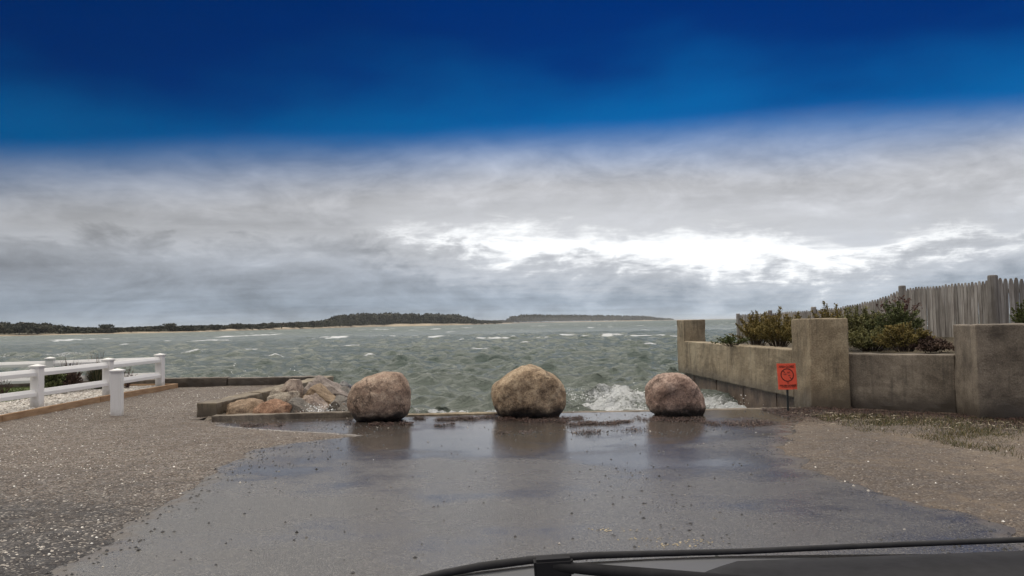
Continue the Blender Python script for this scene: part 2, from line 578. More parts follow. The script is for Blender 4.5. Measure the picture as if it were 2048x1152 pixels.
drift = t.ss(t.m('ADD', ed, t.m('MULTIPLY', t.m('SUBTRACT', nm, 0.5), 0.9)), -0.05, 0.26, 0.8, 0.0)
col = t.mix(drift, col, (0.082, 0.066, 0.054))
wet_p = t.ss(t.noise(c, 0.33, 4, 0.6), 0.42, 0.62, 0.0, 0.4)
col = t.mix(wet_p, col, (0.046, 0.043, 0.040))
# wrack-stained brown wet apron close to the sill
brn = t.m('MULTIPLY', t.ss(gy, 9.6, 11.6, 0.0, 0.6), t.ss(nm, 0.35, 0.6))
col = t.mix(brn, col, (0.085, 0.058, 0.045))
t.put(b.inputs['Base Color'], col)
pud = t.ss(t.m('ADD', t.noise(t.vm('MULTIPLY', c, (0.5, 0.7, 1.0)), 1.0, 5, 0.6), t.ss(gy, 6.0, 12.0, -0.06, 0.16)), 0.40, 0.62)
rg = t.m('SUBTRACT', 0.25, t.m('MULTIPLY', pud, 0.18))
t.put(b.inputs['Roughness'], t.m('ADD', t.m('ADD', rg, t.m('MULTIPLY', drift, 0.3)), t.m('MULTIPLY', nf, 0.06)))
bs = t.new('ShaderNodeBump'); bs.inputs['Distance'].default_value = 0.006
t.put(bs.inputs['Strength'], t.m('SUBTRACT', 0.42, t.m('MULTIPLY', pud, 0.32)))
rip = t.noise(t.vm('MULTIPLY', c, (5.0, 26.0, 1.0)), 1.0, 3, 0.6)
t.put(bs.inputs['Height'], t.m('ADD', t.m('MULTIPLY', vd, -0.9), t.m('ADD', t.m('MULTIPLY', nf, 0.35), t.m('MULTIPLY', rip, 0.35))))
t.l.new(bs.outputs[0], b.inputs['Normal'])
o = link('road', me, mt, smooth=True)
meta(o, kind='structure')

# ------------------------------------------------------------------ sea
SEA = -0.55
rr = np.concatenate([np.geomspace(12.0, 150, 620)[:-1], np.geomspace(150, 9000, 150)])
aa = np.radians(np.linspace(-72, 72, 700))
A, Rr = np.meshgrid(aa, rr)
PX, PY = Rr * np.sin(A), Rr * np.cos(A)
HZ = np.zeros_like(PX); DX = np.zeros_like(PX); DY = np.zeros_like(PX)
spacing = np.maximum(Rr * 0.0042, 0.05)
for i in range(54):
    lam = 0.42 * (16 / 0.42) ** (i / 53) * RNG.uniform(0.92, 1.08)
    kk = 2 * math.pi / lam
    ph = rad(205) + RNG.normal(0, 0.55 if lam < 3 else 0.32)     # travel direction: towards the shore, from the right front
    dx, dy = math.sin(ph), math.cos(ph)
    amp = 0.0150 * lam ** 0.62 / (1 + (lam / 6.5) ** 2.2)
    fade = np.clip(lam / (2.6 * spacing) - 0.6, 0, 1)
    P = kk * (dx * PX + dy * PY) + RNG.uniform(0, 6.28)
    HZ += fade * amp * np.cos(P)
    DX -= fade * 0.85 * amp * dx * np.sin(P)
    DY -= fade * 0.85 * amp * dy * np.sin(P)
gust = 1 + 0.35 * fbm(PX * 0.035, PY * 0.02, oct=3)
HZ *= gust * 1.15; DX *= gust * 1.15; DY *= gust * 1.15
X_, Y_s = PX + DX, PY + DY
shore = np.clip((PY - 12.6) / 6.0, 0, 1)
# surf breaking against the ramp
surf = np.zeros_like(PX)
bump = np.zeros_like(PX)
for (cx, cy, sx, sy, hh, fo) in ((2.6, 19.2, 1.2, 0.5, 0.19, 0.95), (1.8, 16.8, 1.6, 1.3, 0.08, 0.85), (3.4, 16.8, 1.1, 1.4, 0.16, 0.95), (-1.1, 16.0, 1.3, 0.7, 0.12, 0.85), (1.2, 20.5, 1.6, 0.4, 0.12, 0.6),
                                  (0.2, 15.2, 0.9, 0.4, 0.08, 0.6), (4.1, 15.8, 0.55, 1.3, 0.25, 1.1), (-3.2, 13.6, 0.4, 0.5, 0.25, 0.7), (-0.2, 14.1, 4.0, 0.45, 0.05, 0.45), (-2.6, 17.5, 1.2, 0.5, 0.08, 0.35)):
    g = np.exp(-((PX - cx) / sx) ** 2 - ((PY - cy - 0.25 * np.sin(PX * 1.3)) / sy) ** 2)
    bump += hh * g
    surf = np.maximum(surf, fo * g)
HZ = HZ * (0.55 + 0.45 * shore) + bump + surf * 0.10 * fbm(PX * 5, PY * 5, oct=4)
lim = np.where(PY < 13.4, -0.12, 9)
HZ = np.minimum(HZ, 0.55 + np.minimum(lim, 9))
curv = HZ / 0.21
patch = fbm(PX * 0.11, PY * 0.16, oct=3)
foam = sstep(curv, 1.25, 2.2) * sstep(patch, -0.1, 0.5)
# wind-torn whitecaps further out
far = sstep(Rr, 40, 110)
wc = fbm(PX * 0.10 + 40, PY * 0.030, oct=4, gain=0.6)
foam = np.maximum(foam, far * (1 - sstep(Rr, 450, 900)) * sstep(wc, 0.74, 1.0) * 0.95)
# the larger breakers out on the bay
for (U, V, lu, sv) in ((795, 674, 3.0, 0.8), (835, 664, 1.4, 0.6), (700, 695, 1.2, 0.4), (1120, 672, 2.4, 1.4), (900, 664, 1.6, 1.5), (600, 690, 1.0, 0.6), (385, 707, 1.1, 0.35), (555, 715, 0.9, 0.3), (1235, 672, 1.6, 1.0), (500, 700, .9, .4), (960, 700, .8, .35), (1010, 660, 1.6, 1.6), (1160, 658, 1.6, 1.6), (1290, 660, 1.4, 1.4), (450, 683, 1.1, .6), (650, 676, 1.2, .8), (250, 690, .9, .5), (920, 682, .8, .5), (1050, 690, .7, .4), (1300, 690, .7, .4), (740, 716, .5, .25), (1440, 655, 1.4, 1.6), (330, 683, 1.0, .6)):
    q0 = G(U, V, SEA)
    g = np.exp(-((PX - q0.x) / lu) ** 2 - ((PY - q0.y - 0.35 * (PX - q0.x)) / sv) ** 2)
    foam = np.maximum(foam, 1.15 * g)
    HZ = HZ + 0.18 * g
foam = np.maximum(foam, surf)
me = mk(np.stack([X_, Y_s, HZ + SEA], -1).reshape(-1, 3), grid_faces(len(rr), len(aa))[:, ::-1], attr={'foam': foam.ravel(), 'crest': np.clip(curv * 0.5 + 0.5, 0, 1).ravel()})
mt, t, b = base_mat('choppy_sea_water', 0.12, 0.5)
b.inputs['IOR'].default_value = 1.333
c = t.new('ShaderNodeNewGeometry').outputs['Position']
gx, gy, gz = t.xyz(c)
fo = t.new('ShaderNodeAttribute', attribute_name='foam').outputs['Fac']
cr = t.new('ShaderNodeAttribute', attribute_name='crest').outputs['Fac']
nw = t.noise(c, 0.05, 3, 0.5)
deep = t.mix(t.ss(nw, 0.35, 0.65), (0.085, 0.118, 0.103), (0.120, 0.152, 0.130))
deep = t.mix(t.ss(gy, 40.0, 13.0, 0.0, 0.75), deep, (0.20, 0.225, 0.192))
f1 = t.noise(c, 3.2, 6, 0.7, 0.8); f2 = t.noise(c, 14.0, 4, 0.7, 0.6)
lace = t.m('ADD', t.m('MULTIPLY', f1, 0.6), t.m('MULTIPLY', f2, 0.4))
fm = t.ss(t.m('ADD', fo, t.m('MULTIPLY', t.m('SUBTRACT', lace, 0.5), 2.6)), 0.42, 0.80)
fm = t.m('MULTIPLY', fm, t.ss(fo, 0.04, 0.25))
t.put(b.inputs['Base Color'], t.mix(fm, deep, (0.72, 0.75, 0.76)))

w0 = t.noise(t.vm('MULTIPLY', c, (0.7, 1.6, 1.0)), 7.0, 5, 0.7, 0.6)
w1 = t.noise(t.vm('MULTIPLY', c, (0.7, 1.8, 1.0)), 1.9, 7, 0.7, 0.6)
w2 = t.noise(t.vm('MULTIPLY', c, (0.35, 0.8, 1.0)), 0.55, 5, 0.66, 0.4)
w3 = t.noise(t.vm('MULTIPLY', c, (0.10, 0.22, 1.0)), 0.5, 5, 0.7, 0.4)
dist = t.m('SQRT', t.m('ADD', t.m('MULTIPLY', gx, gx), t.m('MULTIPLY', gy, gy)))
t.put(b.inputs['Roughness'], t.m('ADD', t.ss(dist, 30.0, 400.0, 0.16, 0.42), t.m('MULTIPLY', fm, 0.4)))
hgt = t.m('ADD', t.m('ADD', t.m('MULTIPLY', w0, 0.10), t.m('MULTIPLY', w1, 0.32)), t.m('ADD', t.m('MULTIPLY', w2, t.ss(dist, 25.0, 90.0, 0.12, 0.75)), t.m('MULTIPLY', w3, t.ss(dist, 60.0, 300.0, 0.0, 6.0))))
add_bump(t, b, t.m('ADD', hgt, t.m('MULTIPLY', t.m('MULTIPLY', fm, f2), 0.12)), 0.9, 1.0)
o = link('water', me, mt, smooth=True)
meta(o, kind='structure')

# ------------------------------------------------------------------ shared materials
M = {}
M['concrete'] = stone_mat('weathered_concrete', [(0.0, (0.145, 0.113, 0.076)), (0.45, (0.265, 0.215, 0.145)), (1.0, (0.37, 0.315, 0.225))], 1.3, 40, 0.85, 0.35, streak=0.6, patch=((0.12, 0.10, 0.072), 1.6, 0.5, 0.75), cell=0.35, wet=(0.02, 0.42, (0.10, 0.082, 0.060)))
M['concrete_dark'] = stone_mat('damp_concrete', [(0.0, (0.095, 0.078, 0.06)), (0.5, (0.175, 0.147, 0.115)), (1.0, (0.26, 0.222, 0.175))], 1.6, 50, 0.75, 0.4, streak=0.5, patch=((0.07, 0.058, 0.046), 2.0, 0.5, 0.72), cell=0.4, wet=(0.02, 0.40, (0.062, 0.052, 0.042)))
M['sheet_wall'] = stone_mat('wet_rusty_boards', [(0.0, (0.07, 0.052, 0.042)), (0.5, (0.15, 0.108, 0.08)), (1.0, (0.23, 0.17, 0.125))], 3.0, 40, 0.5, 0.4, streak=0.6, cell=0.4)
M['timber'] = plain_mat('brown_timber', (0.28, 0.165, 0.085), (0.44, 0.29, 0.165), 2.5, 0.7, 0.3, stretch=(1, 1, 6))
M['vinyl'] = plain_mat('white_vinyl', (0.78, 0.775, 0.755), (0.82, 0.815, 0.795), 1.5, 0.35, 0.02)
mt, t, b = base_mat('white_vinyl_splashed', 0.4, 0.4)
c = t.new('ShaderNodeTexCoord').outputs['Object']
n1 = t.noise(c, 9.0, 5, 0.65); n2 = t.noise(t.vm('MULTIPLY', c, (20.0, 20.0, 1.2)), 1.0, 4, 0.6)
vcl = t.mix(t.ss(n2, 0.45, 0.75, 0.0, 0.16), (0.81, 0.80, 0.78), (0.52, 0.50, 0.44))
vcl = t.mix(t.ss(t.m('ADD', t.xyz(c)[2], t.m('MULTIPLY', t.m('SUBTRACT', n1, 0.5), 0.22)), -0.02, 0.14, 0.55, 0.0), vcl, (0.30, 0.25, 0.18))
t.put(b.inputs['Base Color'], vcl)
M['vinyl_post'] = mt

# ------------------------------------------------------------------ kerb, sill, bank under the rocks
kl, kr = G(425, 843), G(703, 835)
o = link('kerb', subdivided(prism_mesh([(kl.x - 0.02, kl.y), (kr.x, SILL_Y + 0.0), (kr.x, SILL_Y + 0.17), (kl.x - 0.02, kl.y + 0.2)], -0.7, 0.085, 0.012), 0.12, 0.012, 5), M['concrete_dark'])
meta(o, kind='structure')
o = link('kerb', subdivided(prism_mesh([(kr.x + 0.002, SILL_Y), (-0.2, SILL_Y), (-0.2, SILL_Y + 0.2), (kr.x + 0.002, SILL_Y + 0.2)], -0.9, 0.024, 0.012), 0.10, 0.014, 5), M['concrete'])
meta(o, kind='structure')
o = link('kerb', subdivided(prism_mesh([(-0.197, SILL_Y + 0.003), (4.55, SILL_Y + 0.003), (4.55, SILL_Y + 0.2), (-0.197, SILL_Y + 0.2)], -0.9, 0.006, 0.010), 0.10, 0.010, 5), M['concrete_dark'])
meta(o, kind='structure')
# the earth bank the stones lie on
bx = np.linspace(-5.0, -2.2, 24); by = np.linspace(12.78, 21.0, 60)
BX, BY = np.meshgrid(bx, by)
BZ = 0.0 - 0.34 * sstep(BX, -4.7, -2.6) - 0.10 * sstep(BY, 14, 20) - 0.9 * sstep(BX, -3.0, -2.2) + 0.05 * fbm(BX * 3, BY * 3, oct=3)
o = link('bank', mk(np.stack([BX, BY, BZ], -1).reshape(-1, 3), grid_faces(60, 24)), M['concrete_dark'], smooth=True)
meta(o, kind='structure')

# ------------------------------------------------------------------ low walls on the left
def wall_block(a, b, w, z0, z1, parent, mat, name='block', seed=0.0):
    a, b = Vector(a), Vector(b)
    d = (b - a).normalized(); s = Vector((d.y, -d.x))
    ft = [(a - s * 0).to_tuple(), (b - s * 0).to_tuple(), (b - s * w).to_tuple(), (a - s * w).to_tuple()]
    return link(name, subdivided(prism_mesh([tuple(x) for x in ft], z0, z1, 0.018), 0.12, 0.016, 4.0, seed), mat, parent)


dwall = thing('low_concrete_wall', (-4.8, 13.0, 0), 'low tan concrete wall running out along the rocks from its blunt square end', 'wall')
pts = [Vector((-4.86, 12.95)), Vector((-4.72, 14.9)), Vector((-4.58, 17.0)), Vector((-4.44, 19.55))]
for i in range(3):
    a, b_ = pts[i], pts[i + 1]
    dd = (b_ - a).normalized()
    wall_block(a + dd * 0.006, b_ - dd * 0.006, 0.34, -0.5, 0.235 + 0.006 * (i % 2), dwall, M['concrete'], seed=i * 3.1)
fwall = thing('low_concrete_wall', (-7.0, 19.9, 0), 'low dark concrete seawall along the far edge of the gravel spit', 'wall')
fp = [-4.75, -7.15, -8.9, -12.0, -18.0, -26.0]
for i in range(5):
    wall_block(Vector((fp[i] - 0.012, 20.05 + 0.012 * i)), Vector((fp[i + 1] + 0.012, 20.05 + 0.012 * i)), 0.3, -0.9, 0.21 + 0.02 * (i % 2), fwall, M['concrete_dark'], seed=9 + i)


# ------------------------------------------------------------------ boulders
def boulder(name, px, base, depth, label, mat, seed):
    """px: outline points clockwise in photo pixels; base: ground point of its middle."""
    Yb = base.y
    pts = [D(u, v, Yb) for u, v in px]
    cx = (min(p.x for p in pts) + max(p.x for p in pts)) / 2
    cz = (min(p.z for p in pts) + max(p.z for p in pts)) / 2
    an = np.array([math.atan2(p.z - cz, p.x - cx) for p in pts]); rr_ = np.array([math.hypot(p.x - cx, p.z - cz) for p in pts])
    od = np.argsort(an); an, rr_ = an[od], rr_[od]
    an = np.concatenate([an - 2 * math.pi, an, an + 2 * math.pi]); rr_ = np.tile(rr_, 3)
    bm = bmesh.new(); bmesh.ops.create_icosphere(bm, subdivisions=6, radius=1.0)
    co_ = np.array([v.co[:] for v in bm.verts])
    ph = np.arctan2(co_[:, 2], co_[:, 0])
    # smoothed outline radius
    s = sum(np.interp(ph + e, an, rr_) for e in (-0.08, 0, 0.08)) / 3
    lat = np.hypot(co_[:, 0], co_[:, 2]); lat2 = np.clip(lat, 0, 1) ** 0.6      # a little boxy front to back
    k = lat2 / np.maximum(lat, 1e-6)
    P = np.stack([co_[:, 0] * s * k, np.sign(co_[:, 1]) * np.abs(co_[:, 1]) ** 0.65 * depth, co_[:, 2] * s * k], -1)
    n = fbm(P[:, 0] * 2.2 + seed, P[:, 1] * 2.2, P[:, 2] * 2.2 + seed, oct=2) * 0.04 - 0.02 * np.abs(fbm(P[:, 0] * 3.1 + seed, P[:, 1] * 3.1 + 4, P[:, 2] * 3.1, oct=2)) + fbm(P[:, 0] * 7 + seed, P[:, 1] * 7, P[:, 2] * 7, oct=4, gain=0.6) * 0.014 + fbm(P[:, 0] * 34, P[:, 1] * 34 + seed, P[:, 2] * 34, oct=2) * 0.0045
    nn = P / np.linalg.norm(P, axis=1)[:, None]
    P = P + nn * n[:, None] + np.array([cx, Yb, cz])
    P[:, 2] = np.maximum(P[:, 2], -0.03)
    for v, q in zip(bm.verts, P): v.co = q
    o = link(name, bm_mesh(bm), mat, smooth=True)
    meta(o, label, 'boulder', 'boulders set across the end of the ramp')
    return o


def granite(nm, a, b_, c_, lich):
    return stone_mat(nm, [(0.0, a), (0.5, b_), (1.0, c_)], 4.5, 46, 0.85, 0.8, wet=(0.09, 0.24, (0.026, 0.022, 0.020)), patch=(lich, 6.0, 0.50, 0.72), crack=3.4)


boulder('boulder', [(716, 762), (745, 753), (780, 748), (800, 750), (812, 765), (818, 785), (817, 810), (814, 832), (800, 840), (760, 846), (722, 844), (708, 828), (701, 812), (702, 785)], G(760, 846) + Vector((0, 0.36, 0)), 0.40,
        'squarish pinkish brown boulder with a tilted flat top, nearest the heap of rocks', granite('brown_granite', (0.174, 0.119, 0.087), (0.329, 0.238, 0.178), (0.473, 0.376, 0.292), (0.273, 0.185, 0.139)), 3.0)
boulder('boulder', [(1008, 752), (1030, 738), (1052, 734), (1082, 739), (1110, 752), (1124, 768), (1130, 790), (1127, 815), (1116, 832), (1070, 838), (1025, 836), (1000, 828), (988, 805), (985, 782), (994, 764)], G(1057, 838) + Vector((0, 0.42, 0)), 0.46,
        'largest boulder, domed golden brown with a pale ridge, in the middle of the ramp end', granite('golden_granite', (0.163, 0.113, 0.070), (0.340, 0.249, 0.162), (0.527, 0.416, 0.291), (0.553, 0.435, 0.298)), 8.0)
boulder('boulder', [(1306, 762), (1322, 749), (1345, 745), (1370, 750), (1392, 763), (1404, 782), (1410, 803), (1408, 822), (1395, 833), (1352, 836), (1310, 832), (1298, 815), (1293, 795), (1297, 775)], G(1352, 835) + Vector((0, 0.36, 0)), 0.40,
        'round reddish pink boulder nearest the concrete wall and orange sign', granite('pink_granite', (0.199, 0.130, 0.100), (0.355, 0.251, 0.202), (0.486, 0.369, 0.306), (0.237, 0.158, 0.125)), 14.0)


# ------------------------------------------------------------------ heap of rocks
def rock_mesh(U0, U1, V0, V1, y, dep, tilt, seed, flat=1.0, bury=0.12, rnd=0.0):
    du, dv = ((U1 - U0) * 0.14, (V1 - V0) * 0.13) if U0 > 590 else (0, 0)
    U0, U1, V0 = U0 - du, U1 + du, V0 - dv
    a = D(U0, V1, y); b_ = D(U1, V0, y)
    cx, w = (a.x + b_.x) / 2, abs(b_.x - a.x)
    z1, z0 = b_.z, a.z - bury
    h = z1 - z0
    r = random.Random(seed)
    bm = bmesh.new()
    n = 24 if rnd == 0 else 34
    ca, sa = math.cos(tilt), math.sin(tilt)
    for i in range(n):
        v = Vector((r.gauss(0, 1), r.gauss(0, 1), r.gauss(0, 1))).normalized()
        # superellipsoid points make blocky stones
        e = 0.42 if rnd == 0 else 0.55 + rnd
        q = Vector((math.copysign(abs(v.x) ** e, v.x), math.copysign(abs(v.y) ** e, v.y), math.copysign(abs(v.z) ** e, v.z) * flat))
        q = Vector((q.x * ca - q.z * sa, q.y, q.x * sa + q.z * ca))
        bm.verts.new(q)
    res = bmesh.ops.convex_hull(bm, input=bm.verts[:])
    bmesh.ops.delete(bm, geom=[v for v in bm.verts if not v.link_faces], context='VERTS')
    xs_ = [v.co.x for v in bm.verts]; zs_ = [v.co.z for v in bm.verts]; ys_ = [v.co.y for v in bm.verts]
    for v in bm.verts:
        v.co = Vector((cx + ((v.co.x - min(xs_)) / (max(xs_) - min(xs_)) - 0.5) * w, y + dep * 0.5 + (v.co.y - sum(ys_) / len(ys_)) / (max(ys_) - min(ys_)) * dep, z0 + (v.co.z - min(zs_)) / (max(zs_) - min(zs_)) * h))
    bmesh.ops.dissolve_limit(bm, angle_limit=rad(14), verts=bm.verts[:], edges=bm.edges[:])
    bmesh.ops.bevel(bm, geom=bm.edges[:], offset=0.022 + 0.03 * rnd, segments=2, affect='EDGES', profile=0.6, clamp_overlap=True)
    me = bm_mesh(bm)
    return subdivided(me, 0.055, 0.03, 3.2, seed)


RK = {
    'tan': stone_mat('tan_granite', [(0.0, (0.16, 0.11, 0.068)), (0.5, (0.28, 0.2, 0.133)), (1, (0.38, 0.285, 0.2))], 5, 60, 0.85, 0.8),
    'orange': stone_mat('orange_granite', [(0.0, (0.184, 0.102, 0.060)), (0.5, (0.304, 0.179, 0.115)), (1, (0.386, 0.252, 0.170))], 5, 60, 0.85, 0.7),
    'pale': stone_mat('pale_lichened_stone', [(0.0, (0.15, 0.125, 0.1)), (0.5, (0.29, 0.25, 0.2)), (1, (0.42, 0.38, 0.31))], 7, 50, 0.9, 0.9, patch=((0.16, 0.12, 0.085), 5, 0.5, 0.65)),
    'pink': stone_mat('pinkish_grey_stone', [(0.0, (0.16, 0.122, 0.098)), (0.5, (0.29, 0.228, 0.185)), (1, (0.4, 0.335, 0.28))], 5, 60, 0.85, 0.7),
    'slate': stone_mat('grey_slate', [(0.0, (0.084, 0.075, 0.065)), (0.5, (0.146, 0.132, 0.113)), (1, (0.224, 0.200, 0.171))], 5, 60, 0.75, 0.7, patch=((0.224, 0.120, 0.072), 4, 0.58, 0.7)),
    'grey': stone_mat('banded_grey_stone', [(0.0, (0.14, 0.115, 0.10)), (0.5, (0.25, 0.21, 0.185)), (1, (0.36, 0.315, 0.28))], 4, 50, 0.8, 0.8, streak=0.3),
    'gold': stone_mat('yellowish_stone', [(0.0, (0.150, 0.107, 0.069)), (0.5, (0.280, 0.205, 0.132)), (1, (0.380, 0.288, 0.196))], 5, 50, 0.85, 0.8),
    'black': stone_mat('black_wet_stone', [(0.0, (0.022, 0.021, 0.021)), (0.5, (0.055, 0.052, 0.05)), (1, (0.12, 0.115, 0.11))], 6, 40, 0.35, 0.8),
}
rocks = [  # U0 U1 V0 V1 y depth tilt flat rnd material label
    (434, 518, 802, 836, 12.86, 0.75, 0.0, 0.9, .3, 'tan', 'tan mounded rock against the blunt end of the low wall'),
    (496, 574, 800, 836, 12.90, 0.75, -0.2, 0.9, .3, 'orange', 'orange rock behind the low kerb, brightest in the heap'),
    (522, 588, 786, 812, 13.7, 0.8, 0.1, 0.7, 0, 'pale', 'pale craggy lichened rock above the orange one'),
    (534, 568, 778, 792, 14.5, 0.6, 0.05, 0.7, .1, 'pale', 'small flat pale rock tucked against the low wall'),
    (557, 598, 758, 800, 14.6, 0.65, 0.3, 1.0, .35, 'pink', 'upright rounded rock standing tallest on the heap'),
    (556, 624, 799, 832, 13.15, 0.7, -0.5, 0.7, 0, 'slate', 'dark slate coloured angular rock behind the kerb'),
    (590, 644, 792, 832, 13.5, 0.75, -0.65, 0.75, 0, 'pink', 'pinkish grey slab leaning down to the splash by the kerb'),
    (594, 632, 771, 800, 14.9, 0.7, -0.5, 0.9, .1, 'grey', 'grey wedge of rock just behind the tall upright one'),
    (608, 669, 778, 822, 14.3, 0.7, -0.65, 0.55, 0, 'gold', 'yellowish tilted slab across the middle of the heap'),
    (619, 688, 761, 808, 15.4, 0.8, -0.6, 0.5, 0, 'grey', 'long brown grey slab tilted towards the water'),
    (636, 675, 763, 788, 16.9, 0.8, -0.5, 0.6, 0, 'grey', 'grey slab at the far end of the low wall'),
    (668, 700, 768, 792, 16.6, 0.8, -0.4, 0.8, .1, 'black', 'blackish rock farthest out beside the water'),
    (667, 703, 781, 808, 15.5, 0.8, -0.6, 0.6, 0, 'slate', 'streaked slate slab sloping behind the squarish boulder'),
    (656, 688, 799, 826, 14.1, 0.6, -0.3, 0.9, .1, 'slate', 'wet dark rock low among the slabs'),
    (680, 702, 800, 818, 14.7, 0.6, -0.2, 0.9, .1, 'slate', 'small wet dark rock half hidden behind the squarish boulder'),
    (672, 706, 811, 834, 13.35, 0.6, -0.4, 0.7, 0, 'slate', 'low grey rock at the kerb beside the squarish boulder'),
]
for i, (U0, U1, V0, V1, yy, dep, ti, fl, rn, ma, lab) in enumerate(rocks):
    o = link('rock', rock_mesh(U0, U1, V0, V1, yy, dep, ti, 20 + i * 7, fl, 0.22, rn), RK[ma])
    meta(o, lab, 'rock', 'rocks heaped beside the low wall')

# ------------------------------------------------------------------ seawall on the right
sw = thing('seawall', (4.8, 12.9, 0), 'tan concrete seawall with square pillars beside the ramp and planted bank', 'wall')


def rough_block(name, foot, z0, z1, mat, seed, bev=0.02, amp=0.012):
    return link(name, subdivided(prism_mesh(foot, z0, z1, bev), 0.13, amp, 3.5, seed), mat, sw)


pc = Vector((4.77, 12.72))                     # near corner of the pillar
pn = G(1690, 822); pr = Vector((5.16, 12.45))
dR = (Vector((6.45, 11.45)) - pc).normalized()  # direction of the wall on the right
nR = Vector((-dR.y, dR.x))                     # away from the camera
Lf = Vector((4.31, 20.75)); dL = (Lf - Vector((4.72, 13.3))).normalized()
nL = Vector((dL.y, -dL.x))                     # inland
pA = pc; pB = pc + dR * 0.60; pD = Vector((4.73, 13.42)); pC = pB + (pD - pA)
ZB = 0.095
rough_block('pillar', [tuple(pA), tuple(pB), tuple(pC), tuple(pD)], -0.3, 1.425, M['concrete'], 1.0)
# beam along the ramp
b0 = pD + dL * 0.003
b1 = Lf - dL * 0.66
rough_block('beam', [tuple(b0), tuple(b0 + nL * 0.42), tuple(b1 + nL * 0.42), tuple(b1)], ZB, 0.90, M['concrete'], 2.0)
e0 = b1 + dL * 0.003
rough_block('end_pillar', [tuple(e0), tuple(e0 + nL * 0.56), tuple(Lf + nL * 0.56), tuple(Lf)], ZB - 0.02, 1.44, M['concrete'], 3.0)
# boarded wall set back under the beam
w0, w1 = pc + dL * 0.1 + nL * 0.16, Lf + nL * 0.16
npan = 9
for i in range(npan):
    a = w0 + (w1 - w0) * (i / npan) + dL * 0.008; b_ = w0 + (w1 - w0) * ((i + 1) / npan) - dL * 0.008
    off = nL * (0.012 * (i % 2))
    rough_block('panel', [tuple(a + off), tuple(b_ + off), tuple(b_ + off + nL * 0.12), tuple(a + off + nL * 0.12)], -1.2, ZB - 0.004, M['sheet_wall'], 5 + i, 0.006, 0.006)
# low wall and broad pier to the right
q0 = pB - dR * 0.08 + nR * 0.10
q1 = pc + dR * 2.03 + nR * 0.10
rough_block('low_wall', [tuple(q0), tuple(q1), tuple(q1 + nR * 0.36), tuple(q0 + nR * 0.36)], -0.3, 0.86, M['concrete_dark'], 21.0)
kA = Vector((6.36, 10.86))
kB = kA + Vector((3.2, -0.35)); 
kD = pc + dR * 2.003 + nR * 0.46
rough_block('broad_pier', [tuple(kA), tuple(kB), tuple(kB + Vector((0.1, 0.8))), (kD.x + 0.35, kD.y + 0.02), tuple(kD), (q1.x + 0.003, q1.y)], -0.3, 1.30, M['concrete_dark'], 23.0)

# raised planted ground behind the wall
sx_ = np.concatenate([np.linspace(0, 1, 30)]); sy_ = np.linspace(0, 1, 40)
near = lambda q: np.array([4.9 + q * 30, 12.75 - 0.6 * q * 0])
V_, rows, cols = [], 46, 40
for i in range(rows):
    yy = 11.6 + (21.0 - 11.6) * i / (rows - 1)
    xl = np.interp(yy, [11.6, 12.7, 13.4, 20.75, 21.0], [6.9, 5.3, 5.0, 4.55, 4.6])
    for j in range(cols):
        xx = xl + (60 - xl) * (j / (cols - 1)) ** 2.4
        zz = 0.80 + 0.28 * sstep(np.array(xx), 6.5, 9.0) + 0.03 * math.sin(xx * 3 + yy * 2)
        V_.append((xx, yy, float(zz)))
    # a skirt on the inland side is not needed: it runs on out of sight
me = mk(V_, grid_faces(rows, cols))
soil = stone_mat('dark_garden_soil', [(0.0, (0.035, 0.028, 0.018)), (0.5, (0.07, 0.055, 0.035)), (1, (0.12, 0.1, 0.06))], 4, 40, 0.9, 0.8)
o = link('terrain', me, soil, smooth=True)
meta(o, kind='structure')
# face of the bank towards the sea, behind the end pillar
o = link('bank', prism_mesh([(4.9, 20.2), (60, 20.2), (60, 21.3), (4.9, 21.3)], -1.5, 0.79), M['concrete_dark'])
meta(o, kind='structure')

# a broken stick leaning on the low wall
bm = bmesh.new(); s0 = G(1738, 815); tube(bm, [D(1738, 812, s0.y - 0.1), D(1732, 785, s0.y), D(1727, 757, s0.y + 0.12), D(1722, 730, s0.y + 0.2)], [0.022, 0.02, 0.016, 0.012], 7)
o = link('stick', bm_mesh(bm), M['timber'], smooth=True)
meta(o, 'rust brown stick leaning on the dark low wall right of the pillar', 'stick')

# ------------------------------------------------------------------ sign
sg = thing('sign', G(1573, 825), 'orange red AREA CLOSED notice on a thin dark stake before the beam', 'sign')
red = plain_mat('orange_red_plastic', (0.82, 0.105, 0.055), (0.88, 0.125, 0.065), 3, 0.5, 0.02)
ink = plain_mat('black_ink', (0.03, 0.012, 0.01), (0.045, 0.015, 0.012), 3, 0.6, 0)
metal = plain_mat('dark_green_steel', (0.02, 0.024, 0.024), (0.04, 0.045, 0.043), 8, 0.5, 0.05)
sy = G(1573, 825).y
c0 = D(1575, 753, sy); pw, phh = 0.292, 0.40
tiltv = 0.03
bm = bmesh.new()
nxs, nzs = 9, 11
gridv = []
for k in (0, 1):
    for j in range(nzs):
        for i in range(nxs):
            u_ = i / (nxs - 1) - 0.5; v_ = j / (nzs - 1) - 0.5
            bow = 0.02 * (u_ * 2) ** 2 + (0.018 if v_ < -0.35 and u_ > 0.3 else 0)
            gridv.append(bm.verts.new((c0.x + u_ * pw * (1.0 + 0.03 * (v_ < -0.45)) - v_ * 0.018, c0.y + bow + k * 0.003, c0.z + v_ * phh)))
def gi(k, j, i): return gridv[k * nxs * nzs + j * nxs + i]
for j in range(nzs - 1):
    for i in range(nxs - 1):
        bm.faces.new((gi(0, j, i), gi(0, j, i + 1), gi(0, j + 1, i + 1), gi(0, j + 1, i)))
        bm.faces.new((gi(1, j, i), gi(1, j + 1, i), gi(1, j + 1, i + 1), gi(1, j, i + 1)))
